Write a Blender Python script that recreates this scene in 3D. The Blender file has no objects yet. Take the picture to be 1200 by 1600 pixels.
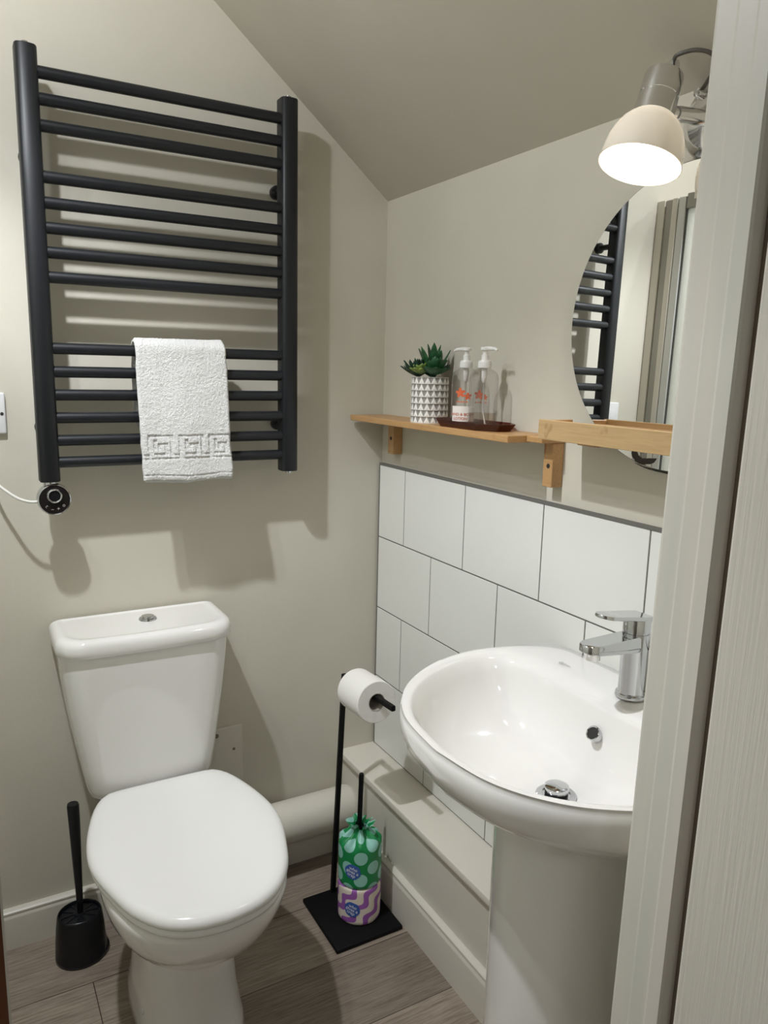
import bpy, bmesh, math, random
from mathutils import Vector, Matrix, noise
random.seed(7)
PI = math.pi
sc = bpy.context.scene
COL = sc.collection

# ------------------------------------------------------------------ camera
F_PX = 1189.08
YAW, PITCH, ROLL = 0.5160, -0.1837, 0.0231
cam_d = bpy.data.cameras.new('camera'); cam = bpy.data.objects.new('camera', cam_d); COL.objects.link(cam)
fwd = Vector((math.sin(YAW)*math.cos(PITCH), math.cos(YAW)*math.cos(PITCH), math.sin(PITCH)))
rgt = Vector((math.cos(YAW), -math.sin(YAW), 0)); up = rgt.cross(fwd)
r2 = rgt*math.cos(ROLL) + up*math.sin(ROLL); u2 = up*math.cos(ROLL) - rgt*math.sin(ROLL)
M = Matrix((r2, u2, -fwd)).transposed().to_4x4(); M.translation = Vector((-1.00811, -1.81139, 1.36586))
cam.matrix_world = M
cam_d.sensor_fit = 'HORIZONTAL'; cam_d.sensor_width = 36.0; cam_d.lens = F_PX/1200*36.0
cam_d.clip_start = 0.02
sc.camera = cam

# ------------------------------------------------------------------ light
sc.view_settings.view_transform = 'Standard'; sc.view_settings.look = 'None'
sc.view_settings.gamma = 1.0; sc.view_settings.use_curve_mapping = False
sc.view_settings.exposure = 0.0
world = bpy.data.worlds.new('world'); sc.world = world; world.use_nodes = True
world.node_tree.nodes['Background'].inputs[0].default_value = (1.0, 0.98, 0.95, 1)
world.node_tree.nodes['Background'].inputs[1].default_value = 0.4

def lamp_light(name, kind, loc, energy, size, col=(1, 0.93, 0.84), target=None, spot=None, blend=0.3):
    d = bpy.data.lights.new(name, kind); o = bpy.data.objects.new(name, d); COL.objects.link(o)
    o.location = loc; d.energy = energy; d.color = col
    if kind == 'AREA': d.shape = 'DISK'; d.size = size
    else: d.shadow_soft_size = size
    if kind == 'SPOT': d.spot_size = spot; d.spot_blend = blend
    if target is not None:
        o.rotation_euler = (Vector(target)-Vector(loc)).to_track_quat('-Z', 'Y').to_euler()
    return o
WARM = (0.915, 0.95, 1.0)
for lx, e_spot, e_wide in ((-1.08, 56.0, 17.0), (-1.21, 14.0, 3.5)):
    lamp_light('downlight_beam', 'SPOT', (lx, -0.67, 2.33), e_spot*1.05, 0.022, WARM, (lx+0.02, -0.62, 0), math.radians(106), 0.55)
    lamp_light('downlight_glow', 'SPOT', (lx, -0.67, 2.33), e_wide, 0.022, WARM, (lx, -0.67, 0), math.radians(178), 0.15)
lamp_light('shower_panel_fill', 'SPOT', (-1.50, -0.70, 2.33), 18.0, 0.03, WARM, (-1.40, -0.66, 0), math.radians(140), 0.6)  # added unseen lamp behind the frosted panel, makes it glow
lamp_light('hall_light', 'AREA', (-1.5, -2.9, 2.33), 6.0, 0.30, WARM, (-1.4, -2.7, 0))

# ------------------------------------------------------------------ materials
def srgb(r, g, b):
    f = lambda c: (c/255/12.92) if c/255 <= 0.04045 else ((c/255+0.055)/1.055)**2.4
    return (f(r), f(g), f(b), 1)
def mat(name, col, rough=0.5, metal=0.0, **kw):
    m = bpy.data.materials.new(name); m.use_nodes = True
    b = m.node_tree.nodes['Principled BSDF']
    b.inputs['Base Color'].default_value = col; b.inputs['Roughness'].default_value = rough
    b.inputs['Metallic'].default_value = metal
    for k, v in kw.items():
        b.inputs[k.replace('_', ' ')].default_value = v
    return m
class NT:
    def __init__(s, m): s.m = m; s.t = m.node_tree; s.b = s.t.nodes['Principled BSDF']
    def n(s, typ, **kw):
        x = s.t.nodes.new(typ)
        for k, v in kw.items(): setattr(x, k, v)
        return x
    def l(s, a, b): s.t.links.new(a, b)
    def m_(s, op, a, b=None, c=None):
        x = s.n('ShaderNodeMath', operation=op)
        for i, v in enumerate((a, b, c)):
            if v is None: continue
            if isinstance(v, (int, float)): x.inputs[i].default_value = v
            else: s.l(v, x.inputs[i])
        return x.outputs[0]
    def coord(s, which='Object', scale=(1, 1, 1), loc=(0, 0, 0)):
        c = s.n('ShaderNodeTexCoord'); mp = s.n('ShaderNodeMapping')
        mp.inputs['Scale'].default_value = scale; mp.inputs['Location'].default_value = loc
        s.l(c.outputs[which], mp.inputs['Vector']); return mp.outputs[0]
    def noise(s, vec, scale, detail=4, rough=0.5):
        x = s.n('ShaderNodeTexNoise'); x.inputs['Scale'].default_value = scale
        x.inputs['Detail'].default_value = detail; x.inputs['Roughness'].default_value = rough
        s.l(vec, x.inputs['Vector']); return x.outputs['Fac']
    def ramp(s, fac, stops):
        x = s.n('ShaderNodeValToRGB'); e = x.color_ramp.elements
        while len(e) < len(stops): e.new(0.5)
        for i, (p, c) in enumerate(stops): e[i].position = p; e[i].color = c
        s.l(fac, x.inputs[0]); return x.outputs[0]
    def mix(s, fac, a, b, bt='MIX'):
        x = s.n('ShaderNodeMix', data_type='RGBA', blend_type=bt)
        for sock, v in ((x.inputs[0], fac), (x.inputs[6], a), (x.inputs[7], b)):
            if isinstance(v, (tuple, int, float)): sock.default_value = v
            else: s.l(v, sock)
        return x.outputs[2]
    def bump(s, h, strength, dist=0.002):
        x = s.n('ShaderNodeBump'); x.inputs['Strength'].default_value = strength
        x.inputs['Distance'].default_value = dist; s.l(h, x.inputs['Height']); s.l(x.outputs[0], s.b.inputs['Normal'])

def wall_mat(name, col, col2):
    m = mat(name, col, 0.75); t = NT(m); v = t.coord()
    n = t.noise(v, 3.0, 5); t.l(t.ramp(n, [(0.35, col), (0.65, col2)]), t.b.inputs['Base Color'])
    t.bump(t.noise(v, 90, 3), 0.25, 0.0012)
    return m
M_WALL = wall_mat('painted wall', srgb(207, 202, 188), srgb(202, 197, 182))
M_CEIL = wall_mat('painted ceiling', srgb(190, 184, 170), srgb(186, 180, 165))
M_TRIM = mat('gloss white paint', srgb(214, 209, 196), 0.35)
t = NT(M_TRIM); t.bump(t.noise(t.coord(scale=(1, 1, 0.15)), 60, 3), 0.15, 0.001)
M_JAMB = mat('door frame paint', srgb(206, 202, 190), 0.42)
t = NT(M_JAMB)
vj = t.coord(scale=(1, 1, 0.08))
t.l(t.ramp(t.noise(vj, 40, 3), [(0.3, srgb(200, 198, 187)), (0.7, srgb(208, 201, 190))]), t.b.inputs['Base Color'])
t.bump(t.noise(vj, 50, 4), 0.25, 0.0015)
M_DOOR = mat('grained door paint', srgb(205, 200, 188), 0.5)
t = NT(M_DOOR)
vd = t.coord(scale=(1, 1, 0.02))
t.bump(t.noise(vd, 260, 3, 0.6), 0.6, 0.0012)
M_CER = mat('glazed white ceramic', srgb(236, 234, 230), 0.07); M_CER.node_tree.nodes['Principled BSDF'].inputs['Coat Weight'].default_value = 0.5
M_LID = mat('white moulded seat plastic', srgb(238, 237, 234), 0.14)
M_TILE = mat('glazed white tile', srgb(226, 226, 220), 0.16)
M_GROUT = mat('dark grey grout', srgb(104, 102, 96), 0.8)
M_CHROME = mat('polished chrome', (0.60, 0.61, 0.63, 1), 0.06, 1.0)
M_CHROME2 = mat('brushed chrome', (0.80, 0.80, 0.80, 1), 0.12, 1.0)
M_BLACK = mat('matt black powder coat', srgb(18, 21, 26), 0.42)
M_BLKPL = mat('black plastic', srgb(17, 19, 24), 0.3, 0.0, Specular_IOR_Level=0.4)
M_BLKM = mat('black painted steel', srgb(7, 7, 9), 0.6, 0.0, Specular_IOR_Level=0.22)
M_PLASTIC = mat('white plastic', srgb(228, 228, 228), 0.25)
M_CABLE = mat('white cable', srgb(216, 214, 206), 0.4)
M_GREYCABLE = mat('grey cable', srgb(96, 92, 86), 0.45)
M_PAPER = mat('white tissue paper', srgb(236, 233, 228), 0.9)
t = NT(M_PAPER); t.bump(t.noise(t.coord(), 300, 2), 0.3, 0.0008)
M_CARD = mat('grey cardboard core', srgb(168, 160, 150), 0.9)
M_MIRROR = mat('mirror silvering', (0.93, 0.94, 0.93, 1), 0.0, 1.0)
M_EDGE = mat('mirror edge', srgb(150, 152, 148), 0.2, 0.6)
M_DARK = mat('dark gap', srgb(40, 38, 36), 0.8)
M_GAP = mat('brown groove shade and screw heads', srgb(128, 118, 106), 0.8)  # brown shade of the door groove as a colour; also on screw heads
M_BROWNWOOD = mat('brown varnished wood', srgb(120, 76, 52), 0.5)
t = NT(M_BROWNWOOD); t.l(t.ramp(t.noise(t.coord(scale=(6, 6, 0.6)), 12, 4), [(0.3, srgb(104, 62, 40)), (0.7, srgb(136, 88, 60))]), t.b.inputs['Base Color'])

def bamboo(name, c1, c2, c3):
    m = mat(name, c1, 0.42); t = NT(m)
    v = t.coord(scale=(30, 1.6, 30)); n = t.noise(v, 6, 5, 0.6)
    base = t.ramp(n, [(0.25, c1), (0.55, c2), (0.8, c3)])
    v2 = t.coord(scale=(9, 14, 9)); n2 = t.noise(v2, 2.2, 2)
    dark = t.ramp(n2, [(0.66, (1, 1, 1, 1)), (0.74, (0.72, 0.6, 0.5, 1))])
    t.l(t.mix(1.0, base, dark, 'MULTIPLY'), t.b.inputs['Base Color']); t.bump(n, 0.1, 0.0006)
    return m
M_BAM = bamboo('bamboo wood', srgb(168, 128, 82), srgb(188, 148, 100), srgb(152, 108, 66))
M_BAM2 = bamboo('pale bamboo wood', srgb(176, 146, 102), srgb(192, 161, 116), srgb(158, 124, 82))

M_FLOOR = mat('grey brown wood planks', srgb(140, 126, 112), 0.45)
t = NT(M_FLOOR)
tc = t.n('ShaderNodeTexCoord'); br = t.n('ShaderNodeTexBrick'); mp = t.n('ShaderNodeMapping')
mp.inputs['Location'].default_value = (0.70+1.2, 0.0135+0.195*10, 0); t.l(tc.outputs['Object'], mp.inputs['Vector']); t.l(mp.outputs[0], br.inputs['Vector'])
br.offset = 0.1017; br.inputs['Scale'].default_value = 1.0; br.inputs['Brick Width'].default_value = 1.2
br.inputs['Row Height'].default_value = 0.195; br.inputs['Mortar Size'].default_value = 0.0011; br.inputs['Mortar Smooth'].default_value = 0.1
br.inputs['Color1'].default_value = srgb(168, 155, 141); br.inputs['Color2'].default_value = srgb(132, 120, 108); br.inputs['Mortar'].default_value = srgb(70, 60, 52)
vg = t.coord(scale=(3.0, 60, 1)); g1 = t.noise(vg, 3.2, 8, 0.65)
vg2 = t.coord(scale=(5, 130, 1)); g2 = t.noise(vg2, 4, 3, 0.6)
vg3 = t.coord(scale=(2.2, 9, 1)); g3 = t.noise(vg3, 2.0, 3, 0.5)
c = t.mix(1.0, br.outputs['Color'], t.ramp(g1, [(0.3, (0.55, 0.50, 0.46, 1)), (0.5, (0.97, 0.96, 0.95, 1)), (0.70, (1.25, 1.24, 1.22, 1))]), 'MULTIPLY')
c = t.mix(0.6, c, t.ramp(g2, [(0.38, (0.72, 0.70, 0.68, 1)), (0.56, (1, 1, 1, 1))]), 'MULTIPLY')
c = t.mix(0.7, c, t.ramp(g3, [(0.3, (0.78, 0.76, 0.73, 1)), (0.6, (1.05, 1.05, 1.05, 1))]), 'MULTIPLY')
t.l(c, t.b.inputs['Base Color']); t.bump(g1, 0.15, 0.001)

# ------------------------------------------------------------------ mesh helpers
def link_mesh(name, verts, faces, m, parent=None, loc=(0, 0, 0), smooth=False, mats=None, fmat=None, uvs=None, sharp=None):
    """verts in WORLD coordinates; the object's origin is put at loc (or at its parents' origin)"""
    o0 = Vector(loc)
    if parent is not None:
        o0 = Vector((0, 0, 0)); p = parent
        while p: o0 += p.location; p = p.parent
    me = bpy.data.meshes.new(name)
    me.from_pydata([tuple(Vector(v)-o0) for v in verts], [], faces)
    for mm in (mats or [m]): me.materials.append(mm)
    if fmat: me.polygons.foreach_set('material_index', fmat)
    if smooth: me.polygons.foreach_set('use_smooth', [True]*len(me.polygons))
    if uvs:
        ul = me.uv_layers.new(name='UVMap')
        for poly in me.polygons:
            for li in poly.loop_indices:
                ul.data[li].uv = uvs[me.loops[li].vertex_index]
    me.validate(); me.update()
    o = bpy.data.objects.new(name, me); COL.objects.link(o)
    if parent is not None: o.parent = parent
    else: o.location = o0
    if sharp is not None:
        try: me.set_sharp_from_angle(angle=math.radians(sharp))
        except Exception: pass
    return o
def empty(name, loc, label=None, cat=None, group=None):
    o = bpy.data.objects.new(name, None); o.empty_display_size = 0.03; COL.objects.link(o); o.location = loc
    return tag(o, label, cat, group)
def tag(o, label=None, cat=None, group=None, kind=None):
    if label: o['label'] = label
    if cat: o['category'] = cat
    if group: o['group'] = group
    if kind: o['kind'] = kind
    return o
class G:
    """geometry collector"""
    def __init__(s): s.v = []; s.f = []; s.m = []; s.uv = []
    def add(s, v, f, mi=0, uv=None):
        b = len(s.v); s.v += [tuple(x) for x in v]; s.f += [tuple(i+b for i in q) for q in f]; s.m += [mi]*len(f)
        s.uv += (uv if uv else [(0, 0)]*len(v)); return s
    def box(s, lo, hi, mi=0, bev=0.0, seg=2):
        if bev > 0:
            bm = bmesh.new(); bmesh.ops.create_cube(bm, size=1.0)
            for v in bm.verts: v.co = Vector([(lo[i]+hi[i])/2 + v.co[i]*(hi[i]-lo[i]) for i in range(3)])
            bmesh.ops.bevel(bm, geom=bm.edges[:], offset=bev, segments=seg, profile=0.5, affect='EDGES')
            s.add([v.co.copy() for v in bm.verts], [[v.index for v in f.verts] for f in bm.faces], mi); bm.free(); return s
        x0, y0, z0 = lo; x1, y1, z1 = hi
        return s.add([(x0,y0,z0),(x1,y0,z0),(x1,y1,z0),(x0,y1,z0),(x0,y0,z1),(x1,y0,z1),(x1,y1,z1),(x0,y1,z1)],
              [(0,3,2,1),(4,5,6,7),(0,1,5,4),(1,2,6,5),(2,3,7,6),(3,0,4,7)], mi)
    def loft(s, rings, mi=0, cap0=False, cap1=False, closed=True, uvf=None):
        n = len(rings[0]); v = [p for r in rings for p in r]; f = []
        for i in range(len(rings)-1):
            for j in range(n if closed else n-1):
                k = (j+1) % n; f.append((i*n+j, i*n+k, (i+1)*n+k, (i+1)*n+j))
        if cap0: f.append(tuple(range(n-1, -1, -1)))
        if cap1: f.append(tuple((len(rings)-1)*n+j for j in range(n)))
        return s.add(v, f, mi, uvf)
    def lathe(s, prof, c=(0, 0, 0), axis=(0, 0, 1), n=40, mi=0, cap0=False, cap1=False):
        """prof: (r, h) along axis from c"""
        q = Vector((0, 0, 1)).rotation_difference(Vector(axis).normalized())
        rings = [[Vector(c)+q @ Vector((r*math.cos(2*PI*k/n), r*math.sin(2*PI*k/n), h)) for k in range(n)] for r, h in prof]
        return s.loft(rings, mi, cap0, cap1)
    def tube(s, path, r, n=12, mi=0, flat=None):
        path = [Vector(p) for p in path]; rings = []; ref = Vector((0, 0, 1))
        for i, p in enumerate(path):
            d = (path[min(i+1, len(path)-1)]-path[max(i-1, 0)]).normalized()
            a = d.cross(ref)
            if a.length < 0.05: a = d.cross(Vector((1, 0, 0)))
            a.normalize(); b = a.cross(d).normalized(); ref = b
            rr = r[i] if isinstance(r, (list, tuple)) else r
            rings.append([p + a*rr*math.cos(2*PI*k/n)+b*rr*math.sin(2*PI*k/n) for k in range(n)])
        return s.loft(rings, mi, True, True)
    def make(s, name, m, parent=None, loc=(0, 0, 0), smooth=False, mats=None, sharp=35, uv=False):
        o = link_mesh(name, s.v, s.f, m, parent, loc, smooth, mats, s.m if mats else None, s.uv if uv else None, sharp if smooth else None)
        return o
def catmull(pts, n, closed=False):
    out = []; N = len(pts)
    for i in range(N if closed else N-1):
        P = [pts[(i+k-1) % N] if closed else pts[max(0, min(N-1, i+k-1))] for k in range(4)]
        for j in range(n):
            t = j/n
            out.append(tuple(0.5*((2*P[1][d])+(-P[0][d]+P[2][d])*t+(2*P[0][d]-5*P[1][d]+4*P[2][d]-P[3][d])*t*t+(-P[0][d]+3*P[1][d]-3*P[2][d]+P[3][d])*t**3) for d in range(len(P[0]))))
    if not closed: out.append(tuple(pts[-1]))
    return out
def resample(pts, n, closed=True):
    P = [Vector(p) for p in pts]; 
    if closed: P = P+[P[0]]
    L = [0]
    for i in range(1, len(P)): L.append(L[-1]+(P[i]-P[i-1]).length)
    out = []; j = 0; m = n if closed else n-1
    for k in range(n):
        s = L[-1]*k/m
        while j < len(L)-2 and L[j+1] < s: j += 1
        t = (s-L[j])/max(1e-9, L[j+1]-L[j]); out.append(P[j].lerp(P[j+1], min(1, t)))
    return out
def text_geo(g, s, size, fmap, mi=0, bold=0.0):
    """flat text, filled, mapped through fmap((x, y)) -> world point; centred on the origin"""
    cu = bpy.data.curves.new('t', 'FONT'); cu.body = s; cu.size = size; cu.align_x = 'CENTER'; cu.align_y = 'CENTER'; cu.offset = bold
    cu.resolution_u = 3
    o = bpy.data.objects.new('t', cu); COL.objects.link(o)
    dg = bpy.context.evaluated_depsgraph_get(); me = bpy.data.meshes.new_from_object(o.evaluated_get(dg))
    g.add([fmap(v.co.x, v.co.y) for v in me.vertices], [tuple(p.vertices) for p in me.polygons], mi)
    bpy.data.objects.remove(o); bpy.data.curves.remove(cu); bpy.data.meshes.remove(me)
def structure(g_, name, m, loc=(0, 0, 0), label=None, cat=None, **kw):
    o = g_.make(name, m, None, loc, **kw); o['kind'] = 'structure'
    if label: o['label'] = label
    if cat: o['category'] = cat
    return o

# ------------------------------------------------------------------ room shell
SL = 0.808; ZC = 1.803           # sloped ceiling: z = ZC - SL*x (x negative), meets the right wall at x = .01
XR = 0.010; XLW = -1.80; YF = -1.30; YFO = -1.41; CEILZ = 2.36
xflat = -(CEILZ-ZC)/SL
G().box((XLW-0.6, -3.6, -0.05), (1.0, 0.12, 0.0)).make('floor', M_FLOOR)['kind'] = 'structure'
bpy.data.objects['floor']['label'] = 'grey-brown wood plank floor of the washroom'; bpy.data.objects['floor']['category'] = 'floor'
g = G()
pr = [(XLW, 0), (XR+0.1, 0), (XR+0.1, ZC), (XR, ZC), (xflat, CEILZ), (XLW, CEILZ)]
g.add([(x, 0, z) for x, z in pr]+[(x, 0.1, z) for x, z in pr], [(5,4,3,2,1,0), (6,7,8,9,10,11)]+[(i, (i+1) % 6, (i+1) % 6+6, i+6) for i in range(6)])
structure(g, 'wall_back', M_WALL, label='pale greige painted wall behind the toilet and towel rail', cat='wall')
structure(G().box((XR, YFO, 0), (XR+0.1, 0.0, ZC+0.01)), 'wall_right', M_WALL, label='pale painted low wall carrying the shelf and mirror', cat='wall')
structure(G().box((XLW-0.1, YFO, 0), (XLW, 0.1, CEILZ)), 'wall_left', M_WALL, label='wall on the far side of the shower', cat='wall')
g = G()
tk = 0.06
cr = [(XR+0.1, ZC-0.08), (xflat, CEILZ), (XLW-0.1, CEILZ), (XLW-0.1, CEILZ+tk), (xflat-0.02, CEILZ+tk), (XR+0.1, ZC-0.08+tk*1.3)]
cr[0] = (XR+0.1, ZC-SL*(XR+0.1)); cr[5] = (XR+0.1, ZC-SL*(XR+0.1)+tk*1.3)
g.add([(x, YF-0.11, z) for x, z in cr]+[(x, 0.1, z) for x, z in cr], [(0,1,2,3,4,5), (11,10,9,8,7,6)]+[((i+1) % 6, i, i+6, (i+1) % 6+6) for i in range(6)])
structure(g, 'ceiling', M_CEIL, label='sloping painted ceiling above the washbasin', cat='ceiling')
# front wall with the doorway the camera looks through
XD0, XD1 = -1.0035, -0.405; ZD = 2.02
g = G()
g.box((XLW, YFO+0.012, 0), (XD0-0.045, YF, CEILZ)); g.box((XD1+0.035, YFO+0.012, 0), (XR, YF, ZC-0.02))
g.add([(XD1+0.035, y, z) for y in (YFO+0.012, YF) for z in (ZC-0.02,)]+[], [])
zz = lambda x: min(CEILZ, ZC-SL*x)
pts = [(XD1+0.035, ZC-0.02), (XR, ZC-0.02), (XR, zz(XR)), (XD1+0.035, zz(XD1+0.035))]
g.add([(x, YFO+0.012, z) for x, z in pts]+[(x, YF, z) for x, z in pts], [(0,1,2,3), (7,6,5,4)]+[((i+1) % 4, i, i+4, (i+1) % 4+4) for i in range(4)])
g.box((XD0-0.045, YFO+0.012, ZD+0.03), (XD1+0.035, YF, zz(XD1+0.035)))
structure(g, 'wall_front', M_WALL, label='washroom wall around the doorway', cat='wall')
# hall outside the doorway
g = G(); g.box((XLW-0.6, -3.7, 0), (1.0, -3.6, 2.4))
structure(g, 'wall_hall', M_WALL, label='hall wall behind the camera', cat='wall')
structure(G().box((XLW-0.7, -3.6, 0), (XLW-0.6, YFO, 2.4)), 'wall_hall_left', M_WALL, label='hall wall to the left', cat='wall')
structure(G().box((0.9, -3.6, 0), (1.0, YFO, 2.4)), 'wall_hall_right', M_WALL, label='hall wall to the right', cat='wall')
structure(G().box((XLW-0.6, -3.6, 2.36), (1.0, YFO, 2.42)), 'ceiling_hall', M_CEIL, label='hall ceiling', cat='ceiling')

# right door lining, seen close up: far bead, face, stop, groove; leans a little
g = G()
def lining_profile():
    # (x offset from lining face, y) going from room side to hall side
    return [(0.036, YF+0.002), (0.003, YF+0.002), (0.0008, YF+0.0008), (0.0, YF-0.002), (0.0, YF-0.0065), (-0.0006, YF-0.007), (-0.0006, YF-0.022),
            (-0.0012, YF-0.025), (-0.0012, YF-0.043), (-0.0020, YF-0.046), (-0.0020, YF-0.0605), (0.0005, YF-0.0625), (0.020, YF-0.0625), (0.020, YF-0.0770), (0.036, YF-0.0770)]
lp = lining_profile(); LX = XD1+0.006
rings = []
for z, dx in ((0.0, -0.022), (2.05, 0.0168)):
    rings.append([(LX+ox+dx, y, z) for ox, y in lp])
g.loft(rings, 0, True, True)
structure(g, 'door_frame_right', M_JAMB, label='cream painted door lining at the right edge of the view', cat='door frame')
bpy.data.objects['door_frame_right'].name = 'trim_1'
# groove back plate; the groove's brown shading is put into its colour
g = G(); g.loft([[(LX+0.016+dx, YF-0.0630, z), (LX+0.016+dx, YF-0.0775, z), (LX+0.03+dx, YF-0.0775, z), (LX+0.03+dx, YF-0.0630, z)] for z, dx in ((0, -0.022), (2.05, 0.0168))], 0, True, True)
structure(g, 'trim_2', M_GAP, label='strip in the gap between door lining and door edge, shade put into its colour', cat='door frame')
# opened door leaf
g = G(); yA = YF-0.0780; yB = -2.12
for (z0, z1) in ((0.008, 1.98),):
    rr = []
    for z, dx in ((z0, -0.0218), (z1, 0.0155)):
        rr.append([(LX-0.003+dx, yA-0.004, z), (LX-0.001+dx, yA-0.001, z), (LX+0.002+dx, yA, z), (LX+0.034+dx, yA, z), (LX+0.034+dx, yB, z), (LX-0.003+dx, yB, z)])
    g.loft(rr, 0, True, True)
structure(g, 'door_1', M_DOOR, label='cream wood-grained door leaf standing open at the right edge', cat='door')
# left lining: white bead with brown wood beyond
g = G().box((XD0-0.0011, YFO-0.02, 0), (XD0, YF, 2.05), 0); g.box((XD0-0.05, YFO-0.012, 0), (XD0-0.0011, YF, 2.05), 1)
structure(g, 'trim_3', M_TRIM, mats=[M_TRIM, M_BROWNWOOD], label='thin pale edge and brown wood of the left door frame at the bottom-left corner', cat='door frame')

# baseboard on the back wall
def skirting(g, path, h, t):
    """path: list of (x, y, nx, ny) with outward normal; profile with rounded torus top"""
    prof = [(0, 0), (t, 0), (t, h*0.80), (t*0.97, h*0.84), (t*0.80, h*0.875), (t*0.78, h*0.895), (t*0.86, h*0.915), (t*0.84, h*0.955), (t*0.62, h*0.985), (t*0.3, h), (0, h)]
    rings = [[(x+nx*o, y+ny*o, z) for o, z in prof] for x, y, nx, ny in path]
    return g.loft(rings, 0, True, True)
structure(skirting(G(), [(-1.05, 0, 0, -1), (-0.1005, 0, 0, -1)], 0.098, 0.018), 'baseboard_back', M_TRIM, smooth=True, label='painted skirting along the back wall behind the toilet brush', cat='skirting')
# boxed-in ledge along the right wall
XB = -0.098; ZL = 0.2957
structure(G().box((XB, YF, 0), (XR, 0.0, ZL-0.018)), 'wall_boxing', M_TRIM, label='painted box below the tiles', cat='pipe boxing')
bpy.data.objects['wall_boxing'].name = 'wall_right_boxing'
g = G(); pf = [(XR, ZL-0.019), (-0.108, ZL-0.019), (-0.1115, ZL-0.0165), (-0.1125, ZL-0.008), (-0.1105, ZL-0.002), (-0.105, ZL), (XR, ZL)]
g.loft([[(x, y, z) for x, z in pf] for y in (0.0, YF)], 0, True, True)
structure(g, 'trim_4', M_TRIM, smooth=True, label='painted ledge board running under the white tiles', cat='ledge')
structure(skirting(G(), [(XB, 0, -1, 0), (XB, YF, -1, 0)], 0.113, 0.0172), 'baseboard_right', M_TRIM, smooth=True, label='painted skirting along the boxed ledge by the roll stand', cat='skirting')

# tile splashback
W, H, C0, ZT, Y0 = 0.2677, 0.203, -0.140, 1.1161, -0.0055
gw = 0.0032; g = G()
g.box((0.0012, YF, ZL), (XR, Y0, ZT), 1)
row = 0; z = ZT
g2 = G()
while z > ZL+0.005:
    z0 = z-H if z-H > ZL+0.03 else ZL+0.001
    off = C0 if row % 2 == 0 else C0-W/2
    edges = [Y0-0.002]
    y = off
    while y > YF:
        if y < Y0-0.02: edges.append(y)
        y -= W
    edges.append(YF+0.001)
    for a, b in zip(edges[:-1], edges[1:]):
        hi = a-(gw/2 if a != edges[0] else 0); lo = b+gw/2
        g.box((0.0, lo, z0+gw/2), (0.006, hi, z-(gw/2 if row else 0.004)), 0, 0.0007, 1)
    z = z0 if z0 > ZL+0.03 else 0; row += 1
g.box((-0.0006, YF, ZT-0.0035), (XR, Y0, ZT+0.0025), 1)
g.box((-0.0004, Y0-0.002, ZL), (XR, Y0+0.0015, ZT+0.0025), 1)
o = g.make('tile_splashback', M_TILE, None, (0, 0, 0), mats=[M_TILE, M_GROUT])
tag(o, 'white glazed tiles with dark grout on the wall behind the basin', 'tiles', kind='structure'); o.name = 'wall_right_tiles'

# soil pipe along the back wall
g = G(); pr_ = 0.0560
g.lathe([(pr_, 0), (pr_, 0.335), (pr_*0.97, 0.345), (pr_*0.85, 0.352), (0.0, 0.352)], (-0.45, -0.062, 0.158), (1, 0, 0), 48)
o = g.make('soil_pipe', M_TRIM, None, (-0.45, -0.062, 0.158), smooth=True)
tag(o, 'thick cream painted waste pipe running low along the back wall beside the toilet', 'pipe')
g = G(); g.box((-0.45, -0.030, 0.0), (-0.107, -0.019, 0.088))
tag(g.make('pipe_support_board', M_TRIM, None, (-0.3, -0.02, 0)), 'low painted board beneath the waste pipe by the roll stand', 'board')

# access plate
g = G(); g.box((-0.552, -0.010, 0.28), (-0.400, 0.0, 0.4415), 0, 0.0022)
pl = empty('access_plate', (-0.48, 0, 0.28), 'square painted cover plate screwed to the wall to the right of the cistern', 'cover plate')
g.make('plate', M_TRIM, pl)
G().lathe([(0.006, 0), (0.0055, 0.002), (0.0, 0.0022)], (-0.470, -0.010, 0.424), (0, -1, 0), 16).make('screw', M_GAP, pl, smooth=True)
G().lathe([(0.004, 0), (0.0035, 0.0015), (0.0, 0.0016)], (-0.424, -0.010, 0.378), (0, -1, 0), 16).make('screw', M_GAP, pl, smooth=True)

# fused spur plate at the far left
sp = empty('switch_plate', (-0.953, 0, 1.21), 'white electrical connection plate on the wall left of the towel rail', 'switch')
G().box((-0.9965, -0.010, 1.2155), (-0.910, 0.0, 1.302), 0, 0.004, 3).make('plate', M_PLASTIC, sp, smooth=True)
G().box((-0.985, -0.0125, 1.235), (-0.945, -0.0095, 1.282), 0, 0.002).make('fuse_holder', M_PLASTIC, sp, smooth=True)
G().lathe([(0.0035, 0), (0.003, 0.001), (0, 0.0012)], (-0.9175, -0.010, 1.258), (0, -1, 0), 14).make('screw', M_DARK, sp, smooth=True)

# ------------------------------------------------------------------ shower enclosure at the left (seen in the mirror)
sh = empty('shower_enclosure', (-1.11, -0.6, 0), 'white and grey shower enclosure reflected in the round mirror', 'shower')
M_GREY = mat('grey aluminium profile', srgb(150, 148, 140), 0.3, 0.5)
M_DKGREY = mat('dark grey seal', srgb(92, 92, 88), 0.4)
M_PANEL_FR = mat('satin aluminium', srgb(205, 206, 202), 0.3, 0.2)
M_PANEL = mat('frosted white shower panel', srgb(232, 234, 232), 0.25)
t = NT(M_PANEL); tr_ = t.n('ShaderNodeBsdfTranslucent'); tr_.inputs[0].default_value = (0.95, 0.97, 0.96, 1)
mx_ = t.n('ShaderNodeMixShader'); mx_.inputs[0].default_value = 0.9
t.l(t.b.outputs[0], mx_.inputs[1]); t.l(tr_.outputs[0], mx_.inputs[2]); t.l(mx_.outputs[0], t.t.nodes['Material Output'].inputs['Surface'])
SX = -1.100
def post_box(name, y0, y1, m, dx=0.0, bev=0.002):
    return G().box((SX-0.030, y1, 0.098), (SX+dx, y0, 1.955), 0, bev).make(name, m, sh)
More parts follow.
